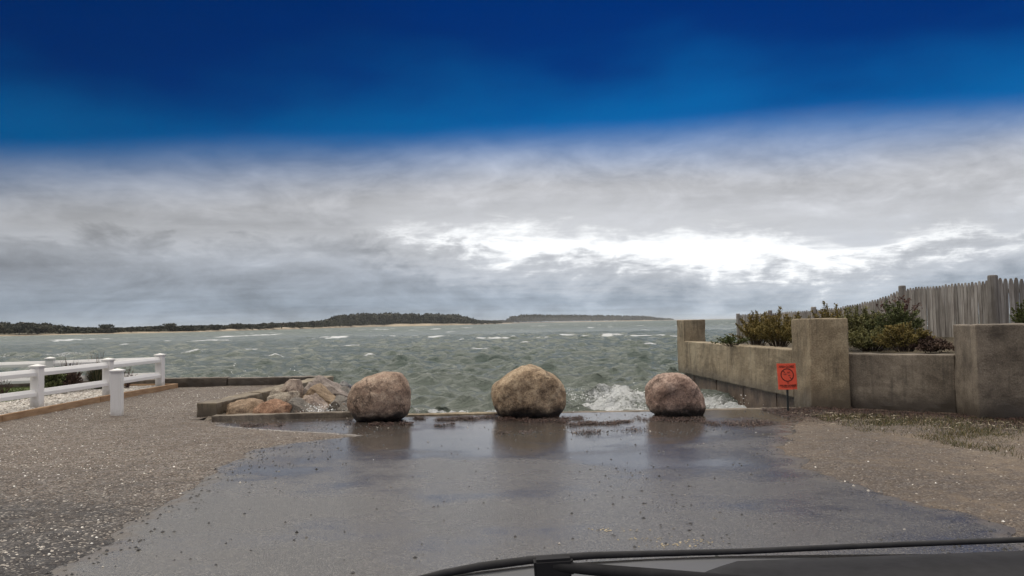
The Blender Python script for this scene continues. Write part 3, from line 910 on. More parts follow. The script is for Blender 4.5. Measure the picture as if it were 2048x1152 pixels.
for j in range(nzs - 1):
    bm.faces.new((gi(0, j, 0), gi(0, j + 1, 0), gi(1, j + 1, 0), gi(1, j, 0)))
    bm.faces.new((gi(0, j, nxs - 1), gi(1, j, nxs - 1), gi(1, j + 1, nxs - 1), gi(0, j + 1, nxs - 1)))
for i in range(nxs - 1):
    bm.faces.new((gi(0, 0, i), gi(1, 0, i), gi(1, 0, i + 1), gi(0, 0, i + 1)))
    bm.faces.new((gi(0, nzs - 1, i), gi(0, nzs - 1, i + 1), gi(1, nzs - 1, i + 1), gi(1, nzs - 1, i)))
link('sign_panel', bm_mesh(bm), red, sg)
bm = bmesh.new(); bar(bm, (c0.x + 0.0, c0.y + 0.03, -0.1), (c0.x + 0.0, c0.y + 0.03, c0.z + 0.12), 0.030, 0.02, 0.002, up=Vector((0, 1, 0)))
link('stake', bm_mesh(bm), metal, sg)


def bowed(me):
    for v in me.vertices:
        u_ = (v.co.x - c0.x) / pw
        v.co.y += 0.02 * (u_ * 2) ** 2
        v.co.x -= (v.co.z - c0.z) / phh * 0.018
    return me


def text_part(body, size, dz, wmax):
    cu = bpy.data.curves.new('lettering', 'FONT')
    cu.body = body; cu.size = size; cu.align_x = 'CENTER'; cu.align_y = 'CENTER'; cu.extrude = 0.0008; cu.offset = 0.0006
    to = bpy.data.objects.new('lettering', cu); COL.objects.link(to)
    bpy.context.view_layer.update()
    me = bpy.data.meshes.new_from_object(to.evaluated_get(bpy.context.evaluated_depsgraph_get()))
    bpy.data.objects.remove(to)
    w = max(v.co.x for v in me.vertices) - min(v.co.x for v in me.vertices)
    k = wmax / w
    me.transform(Matrix.Translation((c0.x, c0.y - 0.002, c0.z + dz)) @ Matrix.Rotation(rad(90), 4, 'X') @ Matrix.Diagonal((k, 1, 1, 1)))
    link('lettering', bowed(me), ink, sg)


text_part('AREA CLOSED', 0.045, 0.150, 0.235)
text_part('TO', 0.028, -0.098, 0.035)
text_part('SHELLFISH GATHERING', 0.030, -0.137, 0.25)
text_part('BY ORDER OF THE TOWN', 0.014, -0.160, 0.2)
bm = bmesh.new()
N = 48
for r0_, r1_ in ((0.088, 0.101),):
    vs = [[bm.verts.new((c0.x + r * math.cos(2 * math.pi * k / N), c0.y - 0.002, c0.z + 0.023 + r * math.sin(2 * math.pi * k / N))) for k in range(N)] for r in (r0_, r1_)]
    for k in range(N):
        j = (k + 1) % N
        bm.faces.new((vs[0][k], vs[0][j], vs[1][j], vs[1][k]))
bar(bm, (c0.x - 0.066, c0.y - 0.0025, c0.z + 0.023 + 0.066), (c0.x + 0.066, c0.y - 0.0025, c0.z + 0.023 - 0.066), 0.001, 0.010)
link('prohibition_ring', bowed(bm_mesh(bm)), ink, sg)
# ribbed shell drawn inside the ring
bm = bmesh.new()
for (ox, oz, rs) in ((-0.035, 0.02, 0.032), (0.02, 0.045, 0.028), (0.03, -0.005, 0.02)):
    for k in range(7):
        a0 = rad(15 + 150 * k / 6)
        bar(bm, (c0.x + ox, c0.y - 0.0022, c0.z + 0.023 + oz - rs * 0.6), (c0.x + ox + rs * math.cos(a0), c0.y - 0.0022, c0.z + 0.023 + oz - rs * 0.6 + rs * 1.2 * math.sin(a0)), 0.001, 0.003)
link('shell_emblem', bowed(bm_mesh(bm)), plain_mat('faded_ink', (0.16, 0.04, 0.035), (0.2, 0.05, 0.04), 3, 0.6, 0), sg)

# ------------------------------------------------------------------ stockade fence
sf_ = thing('stockade_fence', (8.0, 16.0, 0.85), 'weathered grey picket stockade fence dipping towards the water above the wall', 'fence')
M['picket'] = None
mt, t, b = base_mat('weathered_grey_wood', 0.85, 0.25)
c = coords(t)
ri = t.new('ShaderNodeObjectInfo').outputs['Random']
g1 = t.noise(t.vm('MULTIPLY', c, (30.0, 30.0, 1.6)), 1.0, 6, 0.65)
g2 = t.noise(t.vm('MULTIPLY', c, (5.0, 5.0, 2.0)), 1.0, 4, 0.6)
col = t.ramp(t.ss(t.m('ADD', t.m('MULTIPLY', g1, 0.6), t.m('MULTIPLY', g2, 0.4)), 0.34, 0.66), [(0.0, (0.15, 0.135, 0.122)), (0.5, (0.26, 0.243, 0.226)), (1.0, (0.37, 0.355, 0.338))])
fac = t.ss(ri, 0.0, 1.0, 0.72, 1.22)
col = t.mix(1.0, col, t.vec(fac, fac, fac), 'MULTIPLY')
t.put(b.inputs['Base Color'], col)
add_bump(t, b, g1, 0.5, 0.01)
M['picket'] = mt
fence_pts = [D(1475, 640, 24.0).xy, D(1803, 600, 16.7).xy, D(1985, 580, 14.0).xy, D(1985, 580, 14.0).xy + Vector((3.8, -0.15))]
top_u = [1470, 1478, 1540, 1625, 1680, 1720, 1750, 1780, 1800, 1830, 1900, 1978, 1995, 2048, 2400]
top_v = [630, 629, 626, 620, 614, 606, 599, 589, 580, 574.5, 568, 561, 556, 556, 552]


def proj(p):
    d = Vector(p) - Vector((0, 0, EYE)); w = d.dot(_f)
    return 1024 + FPX * d.dot(_r) / w, 576 - FPX * d.dot(_u) / w


def fence_top(x, y):
    z = 1.6
    for _ in range(6):
        u_, v_ = proj((x, y, z))
        z += (v_ - np.interp(u_, top_u, top_v)) * math.hypot(x, y) / FPX * 0.98
    return z


PKH = 1.7
bm = bmesh.new()
pw_ = 0.083
prof = [(-0.5, 0), (0.5, 0), (0.5, PKH - 0.115), (0.40, PKH - 0.05), (0.18, PKH - 0.004), (-0.18, PKH - 0.004), (-0.40, PKH - 0.05), (-0.5, PKH - 0.115)]
f_ = [bm.verts.new((a * pw_, -0.008, h - PKH)) for a, h in prof]; k_ = [bm.verts.new((a * pw_, 0.008, h - PKH)) for a, h in prof]
bm.faces.new(f_); bm.faces.new(k_[::-1])
for i in range(8):
    j = (i + 1) % 8
    bm.faces.new((f_[i], k_[i], k_[j], f_[j]))
picket_me = bm_mesh(bm, 'picket')
picket_me.materials.append(M['picket'])
rpk = random.Random(4)
post_pts = []
for s in range(3):
    a, b_ = fence_pts[s], fence_pts[s + 1]
    d2 = (b_ - a); Ln = d2.length; d2.normalize()
    n = int(Ln / 0.091)
    ang = math.atan2(d2.y, d2.x)
    for i in range(n):
        if s == 0 and rpk.random() < 0.02 and i < 50: continue
        q = a + d2 * ((i + 0.5) * Ln / n)
        zt = fence_top(q.x, q.y) + rpk.uniform(-0.012, 0.012)
        po = bpy.data.objects.new('picket', picket_me)
        COL.objects.link(po); po.parent = sf_
        po.location = Vector((q.x, q.y, zt)) - sf_.location
        po.rotation_euler = (rpk.uniform(-0.012, 0.012), rpk.uniform(-0.014, 0.014), ang + rpk.uniform(-0.06, 0.06))
    # rails behind the pickets
    nv = Vector((-d2.y, d2.x))
    for hh in (0.22, 1.1):
        bm = bmesh.new()
        K_ = 8
        for k in range(K_):
            qa = a + d2 * (Ln * k / K_) + nv * 0.05; qb = a + d2 * (Ln * (k + 1) / K_) + nv * 0.05
            bar(bm, (qa.x, qa.y, fence_top(qa.x, qa.y) - hh), (qb.x, qb.y, fence_top(qb.x, qb.y) - hh), 0.05, 0.08)
        link('rail', bm_mesh(bm), M['picket'], sf_)
for (U, V, yv, wpx, ro) in ((1476, 627, 24.0, 8, 0), (1540, 620.5, 21.9, 9, 0), (1627, 613.5, 19.9, 11, 0), (1804, 571, 16.72, 14, 0.3), (1985, 550, 14.0, 19, 0.3)):
    q = D(U, V, yv - 0.05)
    w = wpx / FPX * yv
    bm = bmesh.new()
    tube(bm, [(q.x, q.y, 0.4), (q.x, q.y, q.z - 0.03), (q.x, q.y, q.z - 0.006), (q.x, q.y, q.z)], [w / 2, w / 2 * 0.97, w / 2 * 0.9, w / 2 * 0.6], 12)
    link('post', bm_mesh(bm), M['picket'], sf_)

# ------------------------------------------------------------------ white fence
vf = thing('rail_fence', G(75, 815, 0.1), 'white two-rail vinyl fence turning a corner around the shell bed', 'fence')


def fence_post(parent, x, y, z0, z1, w, ang):
    bm = bmesh.new()
    c_, s_ = math.cos(ang), math.sin(ang)
    def ft(h): return [(x + c_ * a * h - s_ * b2 * h, y + s_ * a * h + c_ * b2 * h) for a, b2 in ((-1, -1), (1, -1), (1, 1), (-1, 1))]
    prism(bm, ft(w / 2), z0, z1 - 0.055, 0.006)
    p_ = link('post', bm_mesh(bm), M['vinyl_post'], parent)
    bm = bmesh.new()
    prism(bm, ft(w / 2 + 0.022), z1 - 0.0545, z1 - 0.030, 0.004)
    prism(bm, ft(w / 2 + 0.012), z1 - 0.0705, z1 - 0.0555)
    # low pyramid
    lo = [bm.verts.new((a, b2, z1 - 0.0295)) for a, b2 in ft(w / 2 + 0.016)]
    hi = bm.verts.new((x, y, z1))
    for i in range(4): bm.faces.new((lo[i], lo[(i + 1) % 4], hi))
    bm.faces.new(lo[::-1])
    link('cap', bm_mesh(bm), M['vinyl'], p_)
    return p_


BEDZ = 0.07
def post_at(Ub, Vb, Vt, z0):
    g = G(Ub, Vb, z0); tp = D(Ub, Vt, g.y)
    return g, tp.z


p1, h1 = post_at(74, 815, 728, BEDZ)
p2, h2 = post_at(216, 792, 715.5, BEDZ)
p3, h3 = post_at(320, 773, 706.5, BEDZ)
hh = (h1 + h2 + h3) / 3
print('white fence tops', h1, h2, h3, p1, p2, p3)
dF = (p3 - p1).normalized(); angF = math.atan2(dF.y, dF.x) + math.pi / 2
p0 = p1 - (p2 - p1)
backpost = G(100, 713.5, hh)
dB = (backpost - Vector((p3.x, p3.y, hh)))
pb2 = backpost + dB
PW = 0.165
plist = [(p0, h1), (p1, h1), (p2, h2), (p3, h3), (backpost, hh), (pb2, hh)]
for pp, h_ in plist:
    fence_post(vf, pp.x, pp.y, -0.2, h_, PW, angF if pp is not backpost and pp is not pb2 else math.atan2(dB.y, dB.x))
for i in range(5):
    (a, ha), (b_, hb) = plist[i], plist[i + 1]
    dd = Vector((b_.x - a.x, b_.y - a.y, 0)).normalized()
    for dz in (0.155, 0.525):
        bm = bmesh.new()
        A3, B3 = Vector((a.x, a.y, ha - dz)) + dd * (PW / 2 - 0.004), Vector((b_.x, b_.y, hb - dz)) - dd * (PW / 2 - 0.004)
        sd = Vector((dd.y, -dd.x, 0))
        prof_ = [(-0.055, -0.065), (0.055, -0.065), (0.055, 0.0), (0.016, 0.062), (-0.016, 0.062), (-0.055, 0.0)]
        ra = [bm.verts.new(A3 + sd * u_ + Vector((0, 0, v_))) for u_, v_ in prof_]; rb = [bm.verts.new(B3 + sd * u_ + Vector((0, 0, v_))) for u_, v_ in prof_]
        bm.faces.new(ra); bm.faces.new(rb[::-1])
        for k in range(6): bm.faces.new((ra[k], ra[(k + 1) % 6], rb[(k + 1) % 6], rb[k]))
        bmesh.ops.bevel(bm, geom=bm.edges[:], offset=0.004, segments=1, affect='EDGES')
        link('rail', bm_mesh(bm), M['vinyl'], vf)
lp, lh = post_at(234, 832, 736.5, 0.0)
lone = thing('fence_post', lp, 'lone white capped post standing in the gravel outside the bed', 'post')
fence_post(lone, lp.x, lp.y, -0.2, lh, 0.168, 0.18)

# timber edging
te = thing('timber_edging', G(100, 825), 'brown timber edging boards round the white shell bed', 'edging')
e_pts = [G(-260, 905), G(0, 846), G(197, 806), G(354, 777)]
for i in range(3):
    a, b_ = e_pts[i], e_pts[i + 1]
    d2 = (b_ - a).normalized()
    bm = bmesh.new(); bar(bm, a + Vector((0, 0, 0.02)) + d2 * 0.004, b_ + Vector((0, 0, 0.02)) - d2 * 0.004, 0.07, 0.21, 0.006)
    link('board', subdivided(bm_mesh(bm), 0.3, 0.006, 3, i), M['timber'], te)
a = e_pts[3]
bm = bmesh.new(); bar(bm, a + Vector((-0.04, 0.0, 0.018)), Vector((-11.5, a.y + 0.25, 0.018)), 0.07, 0.205, 0.006)
link('board', bm_mesh(bm), M['timber'], te)

# shell bed and lawn sheets
def inbed_x(yv): return np.interp(yv, [e_pts[0].y, e_pts[1].y, e_pts[2].y, e_pts[3].y], [e_pts[0].x, e_pts[1].x, e_pts[2].x, e_pts[3].x])


yb = np.linspace(e_pts[0].y, e_pts[3].y, 80); qb = np.linspace(0, 1, 40)
xr_ = inbed_x(yb) - 0.04
BXX = xr_[:, None] - 1.75 * qb[None, ::-1]
BYY = np.repeat(yb[:, None], 40, 1)
BZZ = 0.075 + 0.018 * fbm(BXX * 4, BYY * 4, oct=3)
mt, t, b = base_mat('crushed_white_shell', 0.75, 0.3)
c = t.new('ShaderNodeNewGeometry').outputs['Position']
v1 = t.xyz(t.voro(c, 34, 'Color'))[0]
t.put(b.inputs['Base Color'], t.ramp(v1, [(0.0, (0.05, 0.04, 0.03)), (0.3, (0.12, 0.10, 0.08)), (0.6, (0.30, 0.27, 0.24)), (1.0, (0.52, 0.5, 0.46))]))
add_bump(t, b, t.voro(c, 34), 0.8, 0.03)
o = link('shell_bed', mk(np.stack([BXX, BYY, BZZ], -1).reshape(-1, 3), grid_faces(80, 40)), mt, smooth=True)
meta(o, kind='structure')
lx = np.linspace(0, 1, 30); ly = np.linspace(10, 19.6, 60)
LXX = (inbed_x(ly) - 1.7)[:, None] - 14 * lx[None, ::-1] ** 1.0
LYY = np.repeat(ly[:, None], 30, 1)
LZZ = 0.085 + 0.01 * fbm(LXX, LYY, oct=3)
lawn = plain_mat('lawn_green', (0.055, 0.085, 0.018), (0.10, 0.13, 0.035), 5, 0.85, 0.5, fine=60)
o = link('lawn', mk(np.stack([LXX, LYY, LZZ], -1).reshape(-1, 3), grid_faces(60, 30)), lawn, smooth=True)
meta(o, kind='structure')


# ------------------------------------------------------------------ scatter helpers
def scatter_pebbles(name, P, size, cols, label=None, flat=(0.35, 0.8), seed=1, mat=None):
    r = np.random.default_rng(seed)
    n = len(P)
    base = np.array([[1, 0, 0], [0.25, 0.95, 0], [-0.85, 0.55, 0], [-0.7, -0.7, 0], [0.4, -0.9, 0], [0.1, 0.05, 1.0], [-0.3, 0.2, 0.75]])
    F = np.array([[0, 1, 5], [1, 6, 5], [1, 2, 6], [2, 3, 6], [3, 5, 6], [3, 4, 5], [4, 0, 5]])
    base = base[None] * r.uniform(0.7, 1.25, (n, 7, 3))
    a = r.uniform(0, 6.28, n); ca, sa = np.cos(a), np.sin(a)
    sc = size[:, None]
    x_ = (base[:, :, 0] * ca[:, None] - base[:, :, 1] * sa[:, None]) * sc
    y_ = (base[:, :, 0] * sa[:, None] + base[:, :, 1] * ca[:, None]) * sc
    z_ = base[:, :, 2] * sc * r.uniform(*flat, (n, 1)) - 0.1 * sc + r.uniform(-.25, .25, (n, 1)) * base[:, :, 0] * sc
    V = np.stack([x_, y_, z_], -1) + P[:, None, :]
    Fa = (F[None] + 7 * np.arange(n)[:, None, None]).reshape(-1, 3)
    cc = np.repeat(cols, 7, 0)
    o = link(name, mk(V.reshape(-1, 3), Fa, attr={'col': cc}), mat or M['pebble'])
    meta(o, label, kind='stuff')
    return o


M['pebble'] = attr_mat('loose_stones', 'col', 0.6, 0.4)
PAL_BROWN = np.array([[0.045, 0.036, 0.032], [0.10, 0.074, 0.058], [0.145, 0.108, 0.085], [0.20, 0.158, 0.125], [0.075, 0.065, 0.062], [0.34, 0.30, 0.26]])
PAL_DARK = np.array([[0.018, 0.018, 0.021], [0.03, 0.03, 0.034], [0.05, 0.05, 0.055], [0.09, 0.085, 0.08], [0.3, 0.28, 0.25]])
PAL_SHELL = np.array([[0.62, 0.59, 0.54], [0.48, 0.44, 0.39], [0.70, 0.68, 0.65], [0.34, 0.29, 0.25]])


def pick(pal, n, w=None, seed=0):
    r = np.random.default_rng(seed)
    c = pal[r.choice(len(pal), n, p=w)]
    return np.clip(c * r.uniform(0.75, 1.25, (n, 1)), 0, 0.85)


# gravel on the left
n = 46000
r = np.random.default_rng(5)
py = 4.2 + (20.0 - 4.2) * r.random(n) ** 1.6
px = -2.6 - 8.5 * r.random(n)
ok = (px < left_edge(py) + 0.05 + 0.12 * r.standard_normal(n)) & (px > -py * 0.72 - 1.0)
ok &= ~((py > 12.4) & (px > np.interp(py, [12.4, 19], [-5.25, -4.95]))) & ~((py > 10.5) & (px < inbed_x(py) + 0.08))
px, py = px[ok], py[ok]
n = len(px)
dkm = sstep(-(py + 0.25 * px + 1.2 * vnoise(px * 0.9, py * 0.9)), -7.2, -4.0)
sz = 0.004 + 0.011 * r.random(n) ** 2.2
cb = pick(PAL_BROWN, n, [.2, .25, .25, .15, .1, .05], 2); cd = pick(PAL_DARK, n, [.3, .3, .25, .1, .05], 3); cs = pick(PAL_SHELL, n, None, 4)
cc = np.where((r.random(n) < dkm)[:, None], cd, cb)
sh = r.random(n) < 0.03 + 0.30 * sstep(fbm(px * 0.7 + 9, py * 0.7, oct=3), -0.1, 0.7)
cc = np.where(sh[:, None], cs, cc)
pz = np.where(py < SILL_Y, ground_height(px, py), 0.02)
scatter_pebbles('gravel', np.stack([px, py, pz], -1), sz, cc, seed=6)
# gravel on the right shoulder
n = 17000
r = np.random.default_rng(15)
py = 4.2 + 8.0 * r.random(n) ** 1.2; px = 2.6 + 6.5 * r.random(n)
ok = (px > right_edge(py) - 0.08 + 0.14 * r.standard_normal(n)) & (px < py * 0.72 + 0.5) & (py < 12.66 - 0.76 * np.clip(px - 4.7, 0, 9))
px, py = px[ok], py[ok]; n = len(px)
cc = np.where((r.random(n) < 0.05)[:, None], pick(PAL_SHELL, n, None, 5), pick(PAL_BROWN, n, [.2, .25, .25, .15, .1, .05], 6))
scatter_pebbles('gravel', np.stack([px, py, ground_height(px, py)], -1), 0.004 + 0.010 * r.random(n) ** 2.4, cc, seed=16)
# stones washed over the road: many along its edges and the wash line in front of the boulders
n = 26000
r = np.random.default_rng(25)
py = 4.2 + 8.3 * r.random(n); px = -4.6 + 9 * r.random(n)
le, re = left_edge(py), right_edge(py)
inn = np.minimum(px - le, re - px)
dens = 1.0 * np.exp(-np.clip(inn, 0, 9) / 0.2) + 0.03 + 0.9 * np.exp(-((py - 10.35 - 0.12 * np.sin(px * 2.3)) / 0.22) ** 2) * sstep(px, -0.4, 0.6) * (1 - sstep(px, 2.4, 3.4)) + 0.5 * np.exp(-((py - 11.3) / 0.25) ** 2) * sstep(-px, 1.2, 1.9)
dens += 0.16 * sstep(vnoise(px * 0.8, py * 0.8 + 5), 0.25, 0.7)
ok = (inn > -0.02) & (r.random(n) < dens)
px, py = px[ok], py[ok]; n = len(px)
cc = np.where((r.random(n) < 0.008)[:, None], pick(PAL_SHELL, n, None, 8), pick(PAL_DARK, n, [.3, .3, .25, .1, .05], 9))
scatter_pebbles('gravel', np.stack([px, py, np.full(n, 0.006)], -1), 0.004 + 0.013 * r.random(n) ** 2.6, cc, seed=26)
# yellowish leaf crumbs on the road close to the car
n = 90
r = np.random.default_rng(33)
base_ = [G(1290, 1080), G(1400, 1085), G(1220, 1060), G(1340, 1092)]
P = np.array([[base_[k % 4].x + r.normal(0, 0.09), base_[k % 4].y + r.normal(0, 0.035), 0.006] for k in range(n)])
scatter_pebbles('leaf_litter', P, 0.004 + 0.006 * r.random(n), np.tile([[0.42, 0.34, 0.2]], (n, 1)) * r.uniform(.7, 1.2, (n, 1)), seed=34, flat=(0.1, 0.3))
# shells of the bed
n = 9000
r = np.random.default_rng(41)
py = e_pts[1].y - 0.8 + (e_pts[3].y - 0.1 - e_pts[1].y + 0.8) * r.random(n)
px = inbed_x(py) - 0.06 - 1.6 * r.random(n) ** 1.2
scatter_pebbles('shells', np.stack([px, py, np.full(n, 0.088)], -1), 0.010 + 0.026 * r.random(n) ** 1.5, pick(PAL_SHELL * 0.8, n, [.25, .3, .2, .25], 42), seed=43, flat=(0.2, 0.5))


def strands(name, P, length, width, cols, seed, lift=0.02, mat=None):
    r = np.random.default_rng(seed)
    n = len(P)
    a = r.uniform(0, 6.28, n); L = length[:, None]
    d = np.stack([np.cos(a), np.sin(a), np.zeros(n)], -1); s = np.stack([-np.sin(a), np.cos(a), np.zeros(n)], -1)
    up = np.zeros((n, 3)); up[:, 2] = lift * r.random(n)
    p0 = P - d * L / 2; p1_ = P + up + s * L * r.uniform(-.25, .25, (n, 1)); p2_ = P + d * L / 2
    w = width[:, None] * s
    wz = np.zeros((n, 3)); wz[:, 2] = width * 0.6
    V = np.stack([p0 - w, p0 + w + wz, p1_ - w, p1_ + w + wz, p2_ - w, p2_ + w + wz], 1)
    F = np.array([[0, 2, 3, 1], [2, 4, 5, 3]])
    Fa = (F[None] + 6 * np.arange(n)[:, None, None]).reshape(-1, 4)
    o = link(name, mk(V.reshape(-1, 3), Fa, attr={'col': np.repeat(cols, 6, 0)}), mat or M['pebble'])
    meta(o, kind='stuff')
    return o


# seaweed wrack
r = np.random.default_rng(51)
PAL_WRACK = np.array([[0.035, 0.018, 0.015], [0.06, 0.03, 0.024], [0.09, 0.05, 0.038], [0.02, 0.013, 0.013], [0.14, 0.10, 0.075]])
PP = []
# low drifts left by the wash (photo line segments on the ground)
drifts = [((818, 838), (900, 842), .05, 700), ((900, 840), (992, 836), .08, 1500), ((1125, 841), (1170, 837), .06, 500), ((1140, 852), (1300, 842), .07, 1300), ((1000, 840), (1130, 845), .10, 1700), ((1270, 838), (1420, 843), .12, 1300),
          ((1170, 848), (1260, 846), .03, 350), ((860, 852), (905, 852), .02, 200), ((1400, 850), (1560, 848), .15, 1500), ((690, 848), (820, 850), .07, 900), ((1000, 868), (1300, 862), .10, 500), ((440, 850), (560, 852), .08, 500)]
for (a, b_, sp, nn) in drifts:
    A_, B_ = G(*a), G(*b_)
    nn = int(nn * 0.75)
    kc = max(3, nn // 60)
    q = np.clip(r.random(kc)[r.integers(0, kc, nn)] + r.normal(0, 0.025, nn), 0, 1)
    PP.append(np.stack([A_.x + (B_.x - A_.x) * q + r.normal(0, .04, nn), A_.y + (B_.y - A_.y) * q + r.normal(0, sp, nn) + 0.08 * np.sin(q * 9), np.abs(r.normal(0.010, 0.012, nn))], -1))
# the litter on the right shoulder
nn = 15000
qx = 3.9 + 4.5 * r.random(nn); qy = 12.66 - 0.76 * np.clip(qx - 4.7, 0, 9) - np.abs(r.normal(0, 0.75, nn))
keep = (qy > 8.8) & (qx < 0.72 * qy) & (qy < SILL_Y - 0.05)
PP.append(np.stack([qx, qy, np.abs(r.normal(0.01, 0.012, nn))], -1)[keep])
PP = np.concatenate(PP)
PP[:, 1] = np.minimum(PP[:, 1], SILL_Y - 0.03)
n = len(PP)
strands('seaweed', PP, 0.02 + 0.09 * r.random(n) ** 2, 0.0015 + 0.003 * r.random(n), pick(PAL_WRACK, n, [.3, .3, .2, .15, .05], 52), 53)
# pale reed straws in the litter
n = 260
qx = 4.2 + 3.6 * r.random(n); qy = 11.9 - 0.75 * np.clip(qx - 4.7, 0, 9) - np.abs(r.normal(0, 0.6, n))
strands('straw', np.stack([qx, qy, np.full(n, .022)], -1), 0.05 + 0.13 * r.random(n), np.full(n, 0.003), pick(np.array([[.42, .36, .25], [.55, .5, .38]]), n, None, 54), 55)


# grass blades
def blades(name, P, hgt, mat, seed, lean=0.5, wid=0.004):
    r = np.random.default_rng(seed)
    n = len(P)
    a = r.uniform(0, 6.28, n); b_ = r.uniform(0, 6.28, n)
    w = np.stack([np.cos(a), np.sin(a), np.zeros(n)], -1) * wid
    ln = np.stack([np.cos(b_), np.sin(b_), np.zeros(n)], -1) * (hgt * lean * r.random(n))[:, None]
    up = np.zeros((n, 3)); up[:, 2] = hgt
    V = np.stack([P - w, P + w, P + up * 0.55 + ln * 0.35 + w * 0.7, P + up * 0.55 + ln * 0.35 - w * 0.7, P + up + ln], 1)
    F3 = np.array([[0, 1, 2], [0, 2, 3], [3, 2, 4]])
    Fa = (F3[None] + 5 * np.arange(n)[:, None, None]).reshape(-1, 3)
    tone = np.repeat(r.random(n), 5)
    o = link(name, mk(V.reshape(-1, 3), Fa, attr={'tone': tone}), mat)
    meta(o, kind='stuff')
    return o


g_dull = leaf_mat('dull_grass', [(0.0, (0.036, 0.042, 0.014)), (0.45, (0.084, 0.090, 0.034)), (0.75, (0.156, 0.126, 0.060)), (1.0, (0.312, 0.240, 0.132))])
g_lawn = leaf_mat('lawn_grass', [(0.0, (0.045, 0.075, 0.014)), (0.6, (0.10, 0.135, 0.03)), (1.0, (0.17, 0.18, 0.06))])
r = np.random.default_rng(61)
n = 44000
qy = 7.2 + 4.4 * r.random(n); qx = 4.3 + 4.2 * r.random(n)
low = np.interp(qx, [4.4, 4.9, 5.6, 8.5], [9.9, 8.0, 7.4, 7.0]) + 0.35 * vnoise(qx * 2, qy * 2)
dn = sstep(qy, low, low + 0.5) * (0.25 + 0.75 * sstep(fbm(qx * 1.6, qy * 1.6, oct=3), -0.35, 0.4))
ok = (r.random(n) < dn) & (qy < 12.1 - 0.75 * np.clip(qx - 4.7, 0, 9)) & (qx < 0.72 * qy + .3)
P = np.stack([qx, qy, np.full(n, 0.005)], -1)[ok]
blades('grass', P, 0.02 + 0.045 * r.random(len(P)), g_dull, 62, 1.3, 0.003)
n = 16000
qy = 11.5 + 8.0 * r.random(n); qx = inbed_x(qy) - 1.62 - 4.5 * r.random(n)
blades('grass', np.stack([qx, qy, np.full(n, 0.085)], -1), 0.03 + 0.03 * r.random(n), g_lawn, 63, 0.7, 0.005)


# ------------------------------------------------------------------ shrubs
def shrub(name, base, w, h, d_, mat, stem_mat, label, cat, seed, nstem=26, leaves=60, leaf=0.03, upr=0.6, droop=0.0, group=None, stem_r=0.008, spray=3):
    """Stems arching from the base with side sprays of small leaves."""
    r = random.Random(seed)
    root = thing(name, base, label, cat, group)
    bm = bmesh.new()
    LV, LF, LT = [], [], []
    def leafq(p, dirv, size, tone):
        s = dirv.cross(Vector((r.gauss(0, 1), r.gauss(0, 1), r.gauss(0, 1)))).normalized() * size * r.uniform(0.28, 0.45)
        i = len(LV)
        LV.extend([p, p + dirv * size * 0.5 + s, p + dirv * size, p + dirv * size * 0.5 - s]); LF.append((i, i + 1, i + 2, i + 3)); LT.extend([tone] * 4)
    for k in range(nstem):
        a = r.uniform(0, 6.283); rad_ = math.sqrt(r.random())
        tip = Vector((math.cos(a) * rad_ * w / 2, math.sin(a) * rad_ * d_ / 2, h * (1 - 0.55 * rad_ ** 2) * r.uniform(0.72, 1.06)))
        st = Vector((tip.x * 0.25, tip.y * 0.25, 0))
        mid = (st + tip) / 2 + Vector((-tip.x * 0.12, -tip.y * 0.12, h * 0.10))
        pts_ = []
        for i in range(7):
            q = i / 6
            pts_.append((1 - q) ** 2 * st + 2 * q * (1 - q) * mid + q * q * tip - Vector((0, 0, droop * q ** 3 * h)))
        tube(bm, [Vector(base) + p_ for p_ in pts_], [stem_r * (1 - 0.12 * i) for i in range(7)], 4)
        tone0 = r.random() * 0.35
        for j in range(leaves):
            q = 0.18 + 0.82 * r.random() ** 0.75
            i = min(int(q * 6), 5); ff = q * 6 - i
            p_ = pts_[i].lerp(pts_[i + 1], ff)
            dv = (pts_[i + 1] - pts_[i]).normalized()
            side_ = Vector((r.gauss(0, 1), r.gauss(0, 1), r.gauss(0, 0.6))).normalized()
            dd = (dv * upr + side_ * (1 - upr) + Vector((0, 0, 0.15))).normalized()
            ext = (0.14 * (1.15 - q) + 0.02) * max(w, h) * r.random()
            for s_ in range(spray):
                leafq(Vector(base) + p_ + dd * ext * (s_ + 1) / spray, (dd + Vector((r.gauss(0, .35), r.gauss(0, .35), r.gauss(0, .35)))).normalized(), leaf * r.uniform(0.7, 1.3), min(1, max(0, tone0 + 0.45 * r.random() + 0.25 * q)))
    link('stem', bm_mesh(bm), stem_mat, root)
    if LF:
        link('foliage', mk([tuple(v) for v in LV], LF, attr={'tone': np.array(LT)}), mat, root)
    return root


bark = plain_mat('brown_bark', (0.05, 0.035, 0.026), (0.11, 0.08, 0.06), 10, 0.85, 0.4)
twig = plain_mat('purple_brown_twigs', (0.05, 0.025, 0.022), (0.09, 0.045, 0.04), 10, 0.8, 0.2)
lf_gold = leaf_mat('olive_gold_foliage', [(0.0, (0.064, 0.061, 0.023)), (0.45, (0.152, 0.128, 0.043)), (0.8, (0.271, 0.210, 0.070)), (1.0, (0.415, 0.304, 0.109))])
lf_green = leaf_mat('grey_green_foliage', [(0.0, (0.056, 0.064, 0.028)), (0.5, (0.140, 0.143, 0.058)), (1.0, (0.281, 0.260, 0.109))])
lf_dark = leaf_mat('dark_green_foliage', [(0.0, (0.041, 0.054, 0.025)), (0.6, (0.101, 0.118, 0.048)), (1.0, (0.203, 0.218, 0.085))])
lf_bright = leaf_mat('yellow_green_foliage', [(0.0, (0.03, 0.045, 0.012)), (0.6, (0.08, 0.10, 0.028)), (1.0, (0.18, 0.18, 0.06))])
lf_red = leaf_mat('dead_red_leaves', [(0.0, (0.038, 0.018, 0.015)), (0.6, (0.090, 0.042, 0.033)), (1.0, (0.165, 0.090, 0.068))])
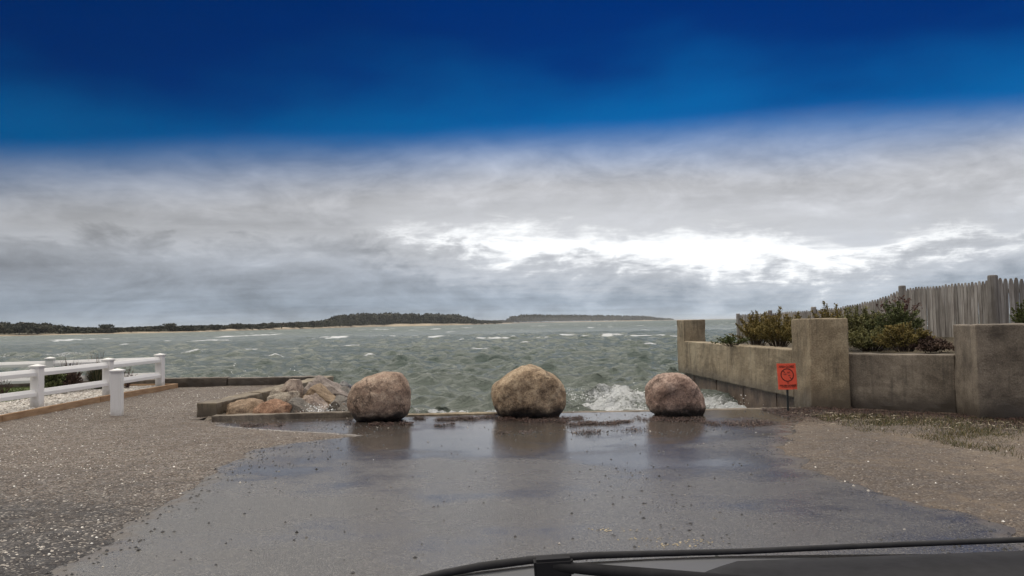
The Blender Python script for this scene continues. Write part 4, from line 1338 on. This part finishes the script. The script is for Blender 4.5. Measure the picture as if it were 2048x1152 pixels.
lf_brown = leaf_mat('brown_feathery_stems', [(0.0, (0.053, 0.038, 0.030)), (0.6, (0.112, 0.075, 0.060)), (1.0, (0.210, 0.150, 0.112))])


def on_bank(U, y, z=0.84):
    q = D(U, 640, y)
    return Vector((q.x, q.y, z))


def size_at(px, y): return px / FPX * y


YB = 15.5
F_ = 'foliage'
for (nm, U, yv, z0, wp, hp, dp, mt_, lab, sd, ns, nl, lf, up_, dr) in (
    ('cypress_shrub', 1512, 17.0, 0.84, 108, 66, 0.9, lf_gold, 'olive shrub beside the seaward end post of the grey fence', 71, 46, 71, 0.028, 0.5, 0.0),
    ('cypress_shrub', 1556, 16.0, 0.84, 113, 76, 1.0, lf_gold, 'golden olive bushy shrub left of the tall concrete pillar', 72, 52, 75, 0.028, 0.5, 0.0),
    ('cypress_shrub', 1603, 15.2, 0.84, 91, 68, 0.9, lf_gold, 'olive shrub directly behind the left side of the tall pillar', 73, 42, 67, 0.028, 0.5, 0.0),
    ('juniper', 1662, 15.4, 0.86, 129, 86, 1.0, lf_gold, 'tall feathery olive juniper rising behind the top of the pillar', 75, 46, 71, 0.028, 0.5, 0.0),
    ('juniper', 1722, 15.0, 0.86, 135, 84, 1.1, lf_green, 'grey green juniper just right of the tall pillar', 76, 56, 81, 0.028, 0.45, 0.0),
    ('juniper', 1785, 14.7, 0.9, 135, 86, 1.0, lf_dark, 'dark green juniper under the reddish dead branches', 77, 56, 81, 0.028, 0.45, 0.0),
    ('juniper', 1742, 13.3, 0.86, 140, 48, 0.8, lf_green, 'low spreading grey green juniper on the low wall behind the stick', 78, 46, 81, 0.026, 0.35, 0.0),
    ('juniper', 1808, 12.9, 0.86, 129, 56, 0.8, lf_gold, 'yellow green low juniper at the middle of the low wall', 79, 46, 81, 0.026, 0.35, 0.0),
    ('juniper', 1858, 12.75, 0.86, 102, 34, 0.7, lf_brown, 'browned drooping juniper beside the broad pier', 80, 36, 89, 0.028, 0.35, 0.2)):
    shrub(nm, on_bank(U, yv, z0), size_at(wp, yv), size_at(hp, yv), dp, mt_, bark, lab, 'shrub', sd, ns, nl, lf, up_, dr)
shrub('creeping_plant', on_bank(1462, 16.4, 0.88), size_at(85, 16), size_at(24, 16), 0.5, lf_bright, bark, 'small low creeping plant on the beam top before the grey fence end', 'plant', 74, 18, 26, 0.03, 0.3)
shrub('dead_shrub', on_bank(1792, 15.3, 0.9), size_at(115, 15.3), size_at(128, 15.3), 0.8, lf_red, twig, 'bare reddish shrub with dead leaves against the fence slope', 'shrub', 81, 34, 18, 0.035, 0.5, 0.08, stem_r=0.009, spray=2)
shrub('vine_sprig', on_bank(2046, 13.2, 1.0), size_at(55, 13.2), size_at(85, 13.2), 0.5, lf_bright, bark, 'green sprig before the fence above the broad pier', 'plant', 82, 16, 40, 0.03)

# plants of the shell bed
bz = 0.085
def gp(U, yv):
    q = D(U, 760, yv)
    return Vector((q.x, q.y, bz))


shrub('garden_shrub', gp(108, 17.6), 0.62, 0.52, 0.6, lf_dark, bark, 'dark leafy evergreen bush behind the first fence span', 'shrub', 91, 30, 40, 0.05, 0.4)
shrub('garden_shrub', gp(138, 17.9), 0.62, 0.60, 0.6, lf_brown, twig, 'brown feathery seed-headed bush between the first two white posts', 'shrub', 92, 60, 34, 0.03, 0.7)


def grass_clump(base, w, h, label, mat, seed, n=500):
    r = random.Random(seed)
    root = thing('grass_clump', base, label, 'grass clump')
    V, F, T = [], [], []
    for k in range(n):
        a = r.uniform(0, 6.283); rr_ = math.sqrt(r.random())
        b0 = Vector(base) + Vector((math.cos(a), math.sin(a), 0)) * 0.08 * rr_
        tip = Vector(base) + Vector((math.cos(a) * rr_ * w / 2, math.sin(a) * rr_ * w / 3, h * r.uniform(0.6, 1.0) * (1 - 0.3 * rr_ ** 2)))
        mid = (b0 + tip) / 2 + Vector((0, 0, h * 0.18))
        s = Vector((-math.sin(a), math.cos(a), 0)) * 0.009
        pr_ = None; tone = r.random()
        for i in range(5):
            q_ = i / 4
            p_ = (1 - q_) ** 2 * b0 + 2 * q_ * (1 - q_) * mid + q_ * q_ * tip
            ss_ = s * (1 - 0.85 * q_)
            V.extend([p_ - ss_, p_ + ss_]); T.extend([tone] * 2)
            if i: j = len(V) - 4; F.append((j, j + 1, j + 3, j + 2))
    link('blades', mk([tuple(v) for v in V], F, attr={'tone': np.array(T)}), mat, root)
    return root


g_orn = leaf_mat('ornamental_grass', [(0.0, (0.03, 0.04, 0.018)), (0.6, (0.075, 0.08, 0.04)), (1.0, (0.2, 0.17, 0.1))])
g_reed = leaf_mat('brown_seed_stalks', [(0.0, (0.06, 0.035, 0.025)), (0.6, (0.13, 0.08, 0.055)), (1.0, (0.22, 0.15, 0.1))])
grass_clump(gp(196, 18.6), 0.75, 0.66, 'fountain of grey green ornamental grass behind the middle white post', g_orn, 93, 700)
grass_clump(gp(197, 18.8), 1.1, 0.98, 'tall reddish seed stalks above the ornamental grass', g_reed, 94, 70)
grass_clump(gp(140, 18.3), 0.9, 0.92, 'brown seed stalks above the brown feathery bush', g_reed, 95, 60)
shrub('bare_shrub', gp(252, 18.8), 0.6, 0.60, 0.4, lf_red, twig, 'leafless twiggy shrub behind the lone white post', 'shrub', 96, 26, 5, 0.02, 0.7, stem_r=0.006)
shrub('bare_shrub', gp(8, 17.4), 0.5, 0.36, 0.4, lf_red, twig, 'leafless twiggy shrub beside the lawn at the end of the fence', 'shrub', 97, 22, 5, 0.02, 0.7, stem_r=0.006)

# ------------------------------------------------------------------ far shores
sand = plain_mat('pale_beach_sand', (0.34, 0.28, 0.2), (0.46, 0.39, 0.29), 0.05, 0.9, 0.0, fine=0.6)
marsh = plain_mat('marsh_and_scrub', (0.06, 0.052, 0.03), (0.12, 0.10, 0.055), 0.06, 0.95, 0.0, fine=0.8)


def shore_land(name, keys, mat, depth=90.0, back=False):
    """keys: (U, V waterline, crest height m). A low landmass with its front on the waterline."""
    Us = np.linspace(keys[0][0], keys[-1][0], 160)
    Vw = np.interp(Us, [k[0] for k in keys], [k[1] for k in keys]); Hh = np.interp(Us, [k[0] for k in keys], [k[2] for k in keys])
    rows = [0.0, 0.05, 0.12, 0.3, 0.6, 1.0]
    hs = [-0.3, 0.35, 0.55, 0.8, 1.0, 1.0] if not back else [-0.3, 0.25, 0.4, 1.3, 1.8, 2.0]
    V = []
    for rr_, hq in zip(rows, hs):
        for U, Vv, H_ in zip(Us, Vw, Hh):
            q = G(U, Vv, SEA)
            q2 = Vector((q.x, q.y, 0)) * (1 + depth * rr_ / q.length)
            V.append((q2.x, q2.y, SEA + (H_ * hq if hq > 0 else hq)))
    o = link(name, mk(V, grid_faces(len(rows), len(Us))), mat, smooth=True)
    meta(o, kind='structure')
    return Us, Vw, Hh


def hz(U): return 638 + (1440 - U) * math.tan(ROLL)


L_keys = [(-500, 683, 1.0), (0, 672.5, 0.9), (200, 668.4, 0.9), (400, 664.0, 1.0), (480, 661.6, 1.9), (520, 660.4, 1.2), (560, 659.3, 2.2), (640, 657.0, 1.5), (700, 655.2, 1.8)]
I_keys = [(655, 656.4, 2.5), (700, 655.0, 3), (770, 653.3, 3.4), (790, 652.9, 5.0), (860, 651.6, 4.0), (940, 649.8, 2.5), (1000, 648.0, 2)]
J_keys = [(930, 648.7, 3), (1020, 647.0, 4), (1110, 645.0, 5), (1300, 641.4, 4), (1380, 639.75, 2), (1475, 637.95, 1.5), (1700, 633.6, 1.5)]
shore_land('beach', L_keys, sand, 40)
shore_land('beach', I_keys, sand, 60)
shore_land('beach', J_keys, sand, 120)


def shift(keys, dv, dh): return [(u, v - dv, h + dh) for u, v, h in keys]


shore_land('hills', shift(L_keys, 1.0, 0.35), marsh, 400, True)
shore_land('hills', shift(I_keys, 0.9, 1.0), marsh, 500, True)
shore_land('hills', shift(J_keys, 0.6, 1.0), marsh, 700, True)

lf_far = leaf_mat('dark_pine_woods', [(0.0, (0.029, 0.033, 0.025)), (0.5, (0.059, 0.063, 0.041)), (0.85, (0.093, 0.086, 0.059)), (1.0, (0.137, 0.112, 0.083))])


def crown_faces(c, rx, rz, n, r, size):
    """n leaf clumps spread through a crown's volume, more near its surface."""
    V = np.empty((n, 4, 3)); T = np.empty((n, 4))
    # a handful of sub-lobes gives an uneven outline
    lobes = np.clip(r.normal(0, 0.45, (7, 3)), -0.75, 0.75); lobes[:, 2] = np.abs(lobes[:, 2]) * 0.7 - 0.1
    k = r.integers(0, 7, n)
    dirs = r.normal(0, 1, (n, 3)); dirs /= np.linalg.norm(dirs, axis=1)[:, None]
    p = lobes[k] + dirs * (0.52 * r.random((n, 1)) ** 0.4)
    p = p * np.array([rx, rx, rz])
    a = r.normal(0, 1, (n, 3)); a /= np.linalg.norm(a, axis=1)[:, None]
    b_ = np.cross(a, r.normal(0, 1, (n, 3))); b_ /= np.linalg.norm(b_, axis=1)[:, None]
    s = size * r.uniform(0.6, 1.4, (n, 1))
    P = np.asarray(c) + p
    V[:, 0] = P - a * s; V[:, 1] = P - b_ * s * 0.7; V[:, 2] = P + a * s; V[:, 3] = P + b_ * s * 0.7
    tone = np.clip(0.25 + 0.12 * r.standard_normal(n) + r.normal(0, 0.18) + 0.25 * (k / 7.0), 0, 1)
    T[:] = tone[:, None]
    return V, T


def woods(name, keys, top, n, dep, seed, label, ntrunk=0.3, size=1.0, rxs=(3.0, 5.5)):
    """top: (U, V of the tree tops)."""
    r = np.random.default_rng(seed)
    VV, TT = [], []
    for i in range(n):
        U = r.uniform(top[0][0], top[-1][0])
        Vw = np.interp(U, [k[0] for k in keys], [k[1] for k in keys])
        q = G(U, Vw, SEA); dirv = Vector((q.x, q.y, 0)).normalized()
        back = dep[0] + (dep[1] - dep[0]) * r.random() ** 1.3
        p_ = Vector((q.x, q.y, 0)) + dirv * back
        Vt = np.interp(U, [a for a, _ in top], [b_ for _, b_ in top])
        ztop = EYE + (hz(U) - Vt) / FPX * p_.length
        ztop *= r.uniform(0.88, 1.02)
        rx = r.uniform(*rxs)
        ztop = max(ztop, 2.2)
        rz = max((ztop - 0.2) * 0.46, 1.2)
        a, b_ = crown_faces((p_.x, p_.y, ztop - rz * 0.95), rx, rz, 170, r, size)
        VV.append(a); TT.append(b_)
        e_ = r.uniform(-1, 1, 2) * rx
        a, b_ = crown_faces((p_.x + e_[0], p_.y + e_[1], ztop * 0.30), rx * 1.1, max(ztop * 0.32, 1.0), 70, r, size)
        VV.append(a); TT.append(b_)
    VV = np.concatenate(VV); TT = np.concatenate(TT)
    o = link(name, mk(VV.reshape(-1, 3), np.arange(len(VV) * 4).reshape(-1, 4), attr={'tone': TT.ravel()}), lf_far)
    meta(o, label, kind='stuff')


woods('woods', L_keys, [(-400, 643), (0, 647), (80, 647), (140, 655), (240, 656), (330, 652), (420, 651), (500, 649), (560, 645), (640, 641), (700, 636)], 420, (9, 90), 101, 'dark low woods along the near shore', rxs=(3.5, 6), size=0.8)
woods('woods', I_keys, [(650, 640), (668, 634), (690, 629), (730, 625), (790, 624.5), (850, 626), (915, 627.5), (935, 632), (945, 638), (975, 641), (1000, 641)], 300, (25, 140), 102, 'dark rounded woods covering the middle headland', rxs=(4.5, 8), size=1.5)
woods('woods', J_keys, [(950, 641), (1015, 640), (1024, 631), (1045, 627.5), (1100, 628), (1190, 629), (1290, 631.5), (1315, 635), (1345, 637)], 420, (40, 170), 113, 'dark woods on the farther headland', rxs=(8, 14), size=2.6)

# trees that stand clear of the near woods
tr_bark = plain_mat('pine_bark', (0.05, 0.04, 0.032), (0.10, 0.08, 0.065), 0.5, 0.9, 0.2, fine=3)
far_tree = [(38, 651, 5, 'broad dark pine standing above the marsh, second in from the near shore woods'), (75, 649, 5, 'wide rounded pine where the near shore treeline is highest'), (208, 650, 4, 'single round-headed pine past the first gap in the near shore trees'),
            (345, 647.5, 4.5, 'dark domed pine alone on the low part of the near shore'), (318, 652, 3.5, 'smaller pine leaning beside the domed one on the near shore'), (425, 650, 4, 'bushy pine in the middle of the near shore'), (474, 646.5, 4, 'taller of the paired pines at the middle of the near shore'),
            (490, 647, 4, 'broader of the paired pines at the middle of the near shore'), (262, 655, 3, 'low round pine over the pale marsh edge'), (540, 645, 4, 'pine before the sandy bluff where the near shore rises')]
r = np.random.default_rng(7)
for i, (U, Vt, rx, lab) in enumerate(far_tree):
    Vw = np.interp(U, [k[0] for k in L_keys], [k[1] for k in L_keys])
    q = G(U, Vw, SEA); p_ = Vector((q.x, q.y, 0)) * (1 + 9.0 / q.length)
    ztop = EYE + (hz(U) - Vt) / FPX * p_.length
    root = thing('pine_tree', (p_.x, p_.y, 0.5), lab, 'tree', 'pines standing along the near shore')
    rz = ztop * 0.36
    a, b_ = crown_faces((p_.x, p_.y, ztop - rz * 0.9), rx * U / U * p_.length / 480, rz, 420, r, 0.55)
    link('crown', mk(a.reshape(-1, 3), np.arange(len(a) * 4).reshape(-1, 4), attr={'tone': b_.ravel()}), lf_far, root)
    bm = bmesh.new()
    tube(bm, [(p_.x, p_.y, 0.0), (p_.x + 0.2, p_.y, ztop * 0.4), (p_.x + 0.1, p_.y, ztop * 0.75)], [0.32, 0.24, 0.12], 7)
    for k in range(4):
        aa_ = k * 1.6
        tube(bm, [(p_.x + 0.15, p_.y, ztop * (0.42 + 0.07 * k)), (p_.x + math.cos(aa_) * rx * 0.6, p_.y + math.sin(aa_) * rx * 0.6, ztop * (0.55 + 0.07 * k))], [0.12, 0.05], 5)
    link('trunk', bm_mesh(bm), tr_bark, root)

# ------------------------------------------------------------------ surf spray and foam heads
foam_m = plain_mat('white_foam', (0.74, 0.77, 0.78), (0.86, 0.88, 0.89), 9, 0.8, 0.0)


def spray(cx, cy, cz, sx, sy, sz, n, seed, smin=0.003, smax=0.016):
    r = np.random.default_rng(seed)
    P = np.stack([r.normal(cx, sx, n), r.normal(cy, sy, n), cz + np.abs(r.normal(0, sz, n))], -1)
    s = smin + (smax - smin) * r.random(n) ** 3
    return P, s


PP, SS = [], []
for a in ((2.3, 18.3, -0.36, 0.85, 0.2, 0.11, 1500, 1), (2.0, 16.4, -0.42, 0.9, 0.5, 0.06, 1100, 2), (4.05, 15.4, -0.42, 0.30, 0.7, 0.13, 800, 3), (-3.2, 12.95, 0.0, 0.12, 0.06, 0.09, 700, 4, 0.003, 0.011), (-0.95, 15.4, -0.40, 0.8, 0.3, 0.06, 800, 5),
          (0.5, 15.0, -0.45, 0.8, 0.3, 0.06, 350, 6), (3.1, 16.0, -0.42, 0.7, 0.6, 0.06, 600, 7), (-2.75, 13.2, -0.1, 0.2, 0.1, 0.06, 150, 12), (4.2, 13.7, -0.42, .12, .35, .10, 260, 14)):
    P, s = spray(*a); PP.append(P); SS.append(s)
for cx, cy, n in ((-7.2, 20.6, 60), (-6.4, 20.7, 40)):
    P, s = spray(cx, cy, -0.2, 0.6, 0.3, 0.35, n, 8 + int(cx), 0.006, 0.018); PP.append(P); SS.append(s)
PP = np.concatenate(PP); SS = np.concatenate(SS)
scatter_pebbles('foam', PP, SS, np.tile([[0.8, 0.82, 0.83]], (len(PP), 1)), seed=77, flat=(0.8, 1.0), mat=foam_m)

# ------------------------------------------------------------------ the car the photo is taken from: cowl, wiper, bonnet
car = thing('car', (0.3, 1.2, 0), 'dark wiper and cowl at the foot of the windscreen, bonnet beyond', 'car')
blackp = plain_mat('black_plastic', (0.016, 0.016, 0.018), (0.024, 0.024, 0.027), 30, 0.8, 0.1, 0.2)
rubber = plain_mat('black_rubber', (0.018, 0.018, 0.02), (0.03, 0.03, 0.033), 20, 0.8, 0.05)
paint = plain_mat('silver_paint_and_reflection', (0.045, 0.048, 0.054), (0.055, 0.058, 0.066), 5, 0.4, 0.0)
WY = 0.95
blade_px = [(820, 1162), (880, 1148), (960, 1133), (1060, 1120), (1180, 1111), (1320, 1107), (1480, 1103), (1700, 1093), (1900, 1085), (2060, 1079), (2200, 1074)]
bp = [D(u_, v_, WY + 0.02 * math.sin(i)) for i, (u_, v_) in enumerate(blade_px)]
bm = bmesh.new(); tube(bm, bp, [0.003, 0.0045, 0.005, 0.0048, 0.0042, 0.0036, 0.0034, 0.0034, 0.0034, 0.0034, 0.0034], 10)
link('wiper_blade', bm_mesh(bm), rubber, car, smooth=True)
ar = [D(1106, 1132, WY - 0.02), D(1300, 1150, WY - 0.03), D(1500, 1168, WY - 0.05)]
bm = bmesh.new(); bar(bm, D(1068, 1136, WY - 0.015), D(1146, 1131, WY - 0.015), 0.02, 0.022, 0.003)
link('wiper_clip', bm_mesh(bm), blackp, car)
bm = bmesh.new(); tube(bm, ar, [0.006, 0.008, 0.009], 8)
link('wiper_arm', bm_mesh(bm), blackp, car, smooth=True)
# cowl panel
V = []
cu = np.linspace(1380, 2300, 30)
for k in range(8):
    for U in cu:
        vt = np.interp(U, [1380, 1470, 1700, 2048, 2300], [1146, 1114, 1106, 1093, 1085])
        q = D(U, vt + k * 13, WY + 0.06 - k * 0.035)
        q.z -= 0.004 * abs(k - 1.2) ** 1.2
        V.append(q[:])
link('cowl', mk(V, grid_faces(8, 30)[:, ::-1]), blackp, car, smooth=True)
# bonnet
V = []
bu = np.linspace(-1.0, 1.35, 60)
for k in range(16):
    q_ = k / 15
    for xx in bu:
        yy = 1.05 + 1.15 * q_ - 0.06 * (xx - 0.2) ** 2
        U_ = 1024 + xx / 1.05 * FPX
        vt = np.interp(U_, [-500, 600, 800, 930, 1065, 1300, 1450, 1650, 2300, 3100], [1260, 1200, 1168, 1146, 1130, 1117, 1112, 1110, 1110, 1150])
        z_rear = D(U_, vt, 1.05).z
        V.append((xx, yy, z_rear - (yy - 1.05) * 0.42 - 0.03 * q_ ** 2))
link('bonnet', mk(V, grid_faces(16, 60)), paint, car, smooth=True)

# ------------------------------------------------------------------ drizzle haze over the bay
bm = bmesh.new(); prism(bm, [(-4200, -700), (4200, -700), (4200, 9400), (-4200, 9400)], -2.2, 24.0)
hm = bpy.data.materials.new('drizzle_haze'); hm.use_nodes = True
t = NT(hm.node_tree); t.n.clear()
ho = t.new('ShaderNodeOutputMaterial'); hv = t.new('ShaderNodeVolumePrincipled')
hv.inputs['Color'].default_value = (0.93, 0.95, 0.97, 1)
hv.inputs['Density'].default_value = 0.00007
hv.inputs['Anisotropy'].default_value = 0.2
t.l.new(hv.outputs[0], ho.inputs['Volume'])
o = link('haze', bm_mesh(bm), hm)
meta(o, kind='stuff')

# added panel: sky reflection at the glass foot put into a surface
V = []
su = np.linspace(700, 1640, 40)
for k in range(6):
    for U in su:
        q = D(U, np.interp(U, [700, 800, 930, 1065, 1300, 1450, 1650], [1190, 1168, 1146, 1131, 1118, 1113, 1111]), 1.049)
        V.append((q.x * (1 - 0.03 * k), 1.049 - 0.045 * k, q.z - 0.002 - 0.0035 * k))
link('reflection_panel', mk(V, grid_faces(6, 40)[:, ::-1]), paint, car, smooth=True)
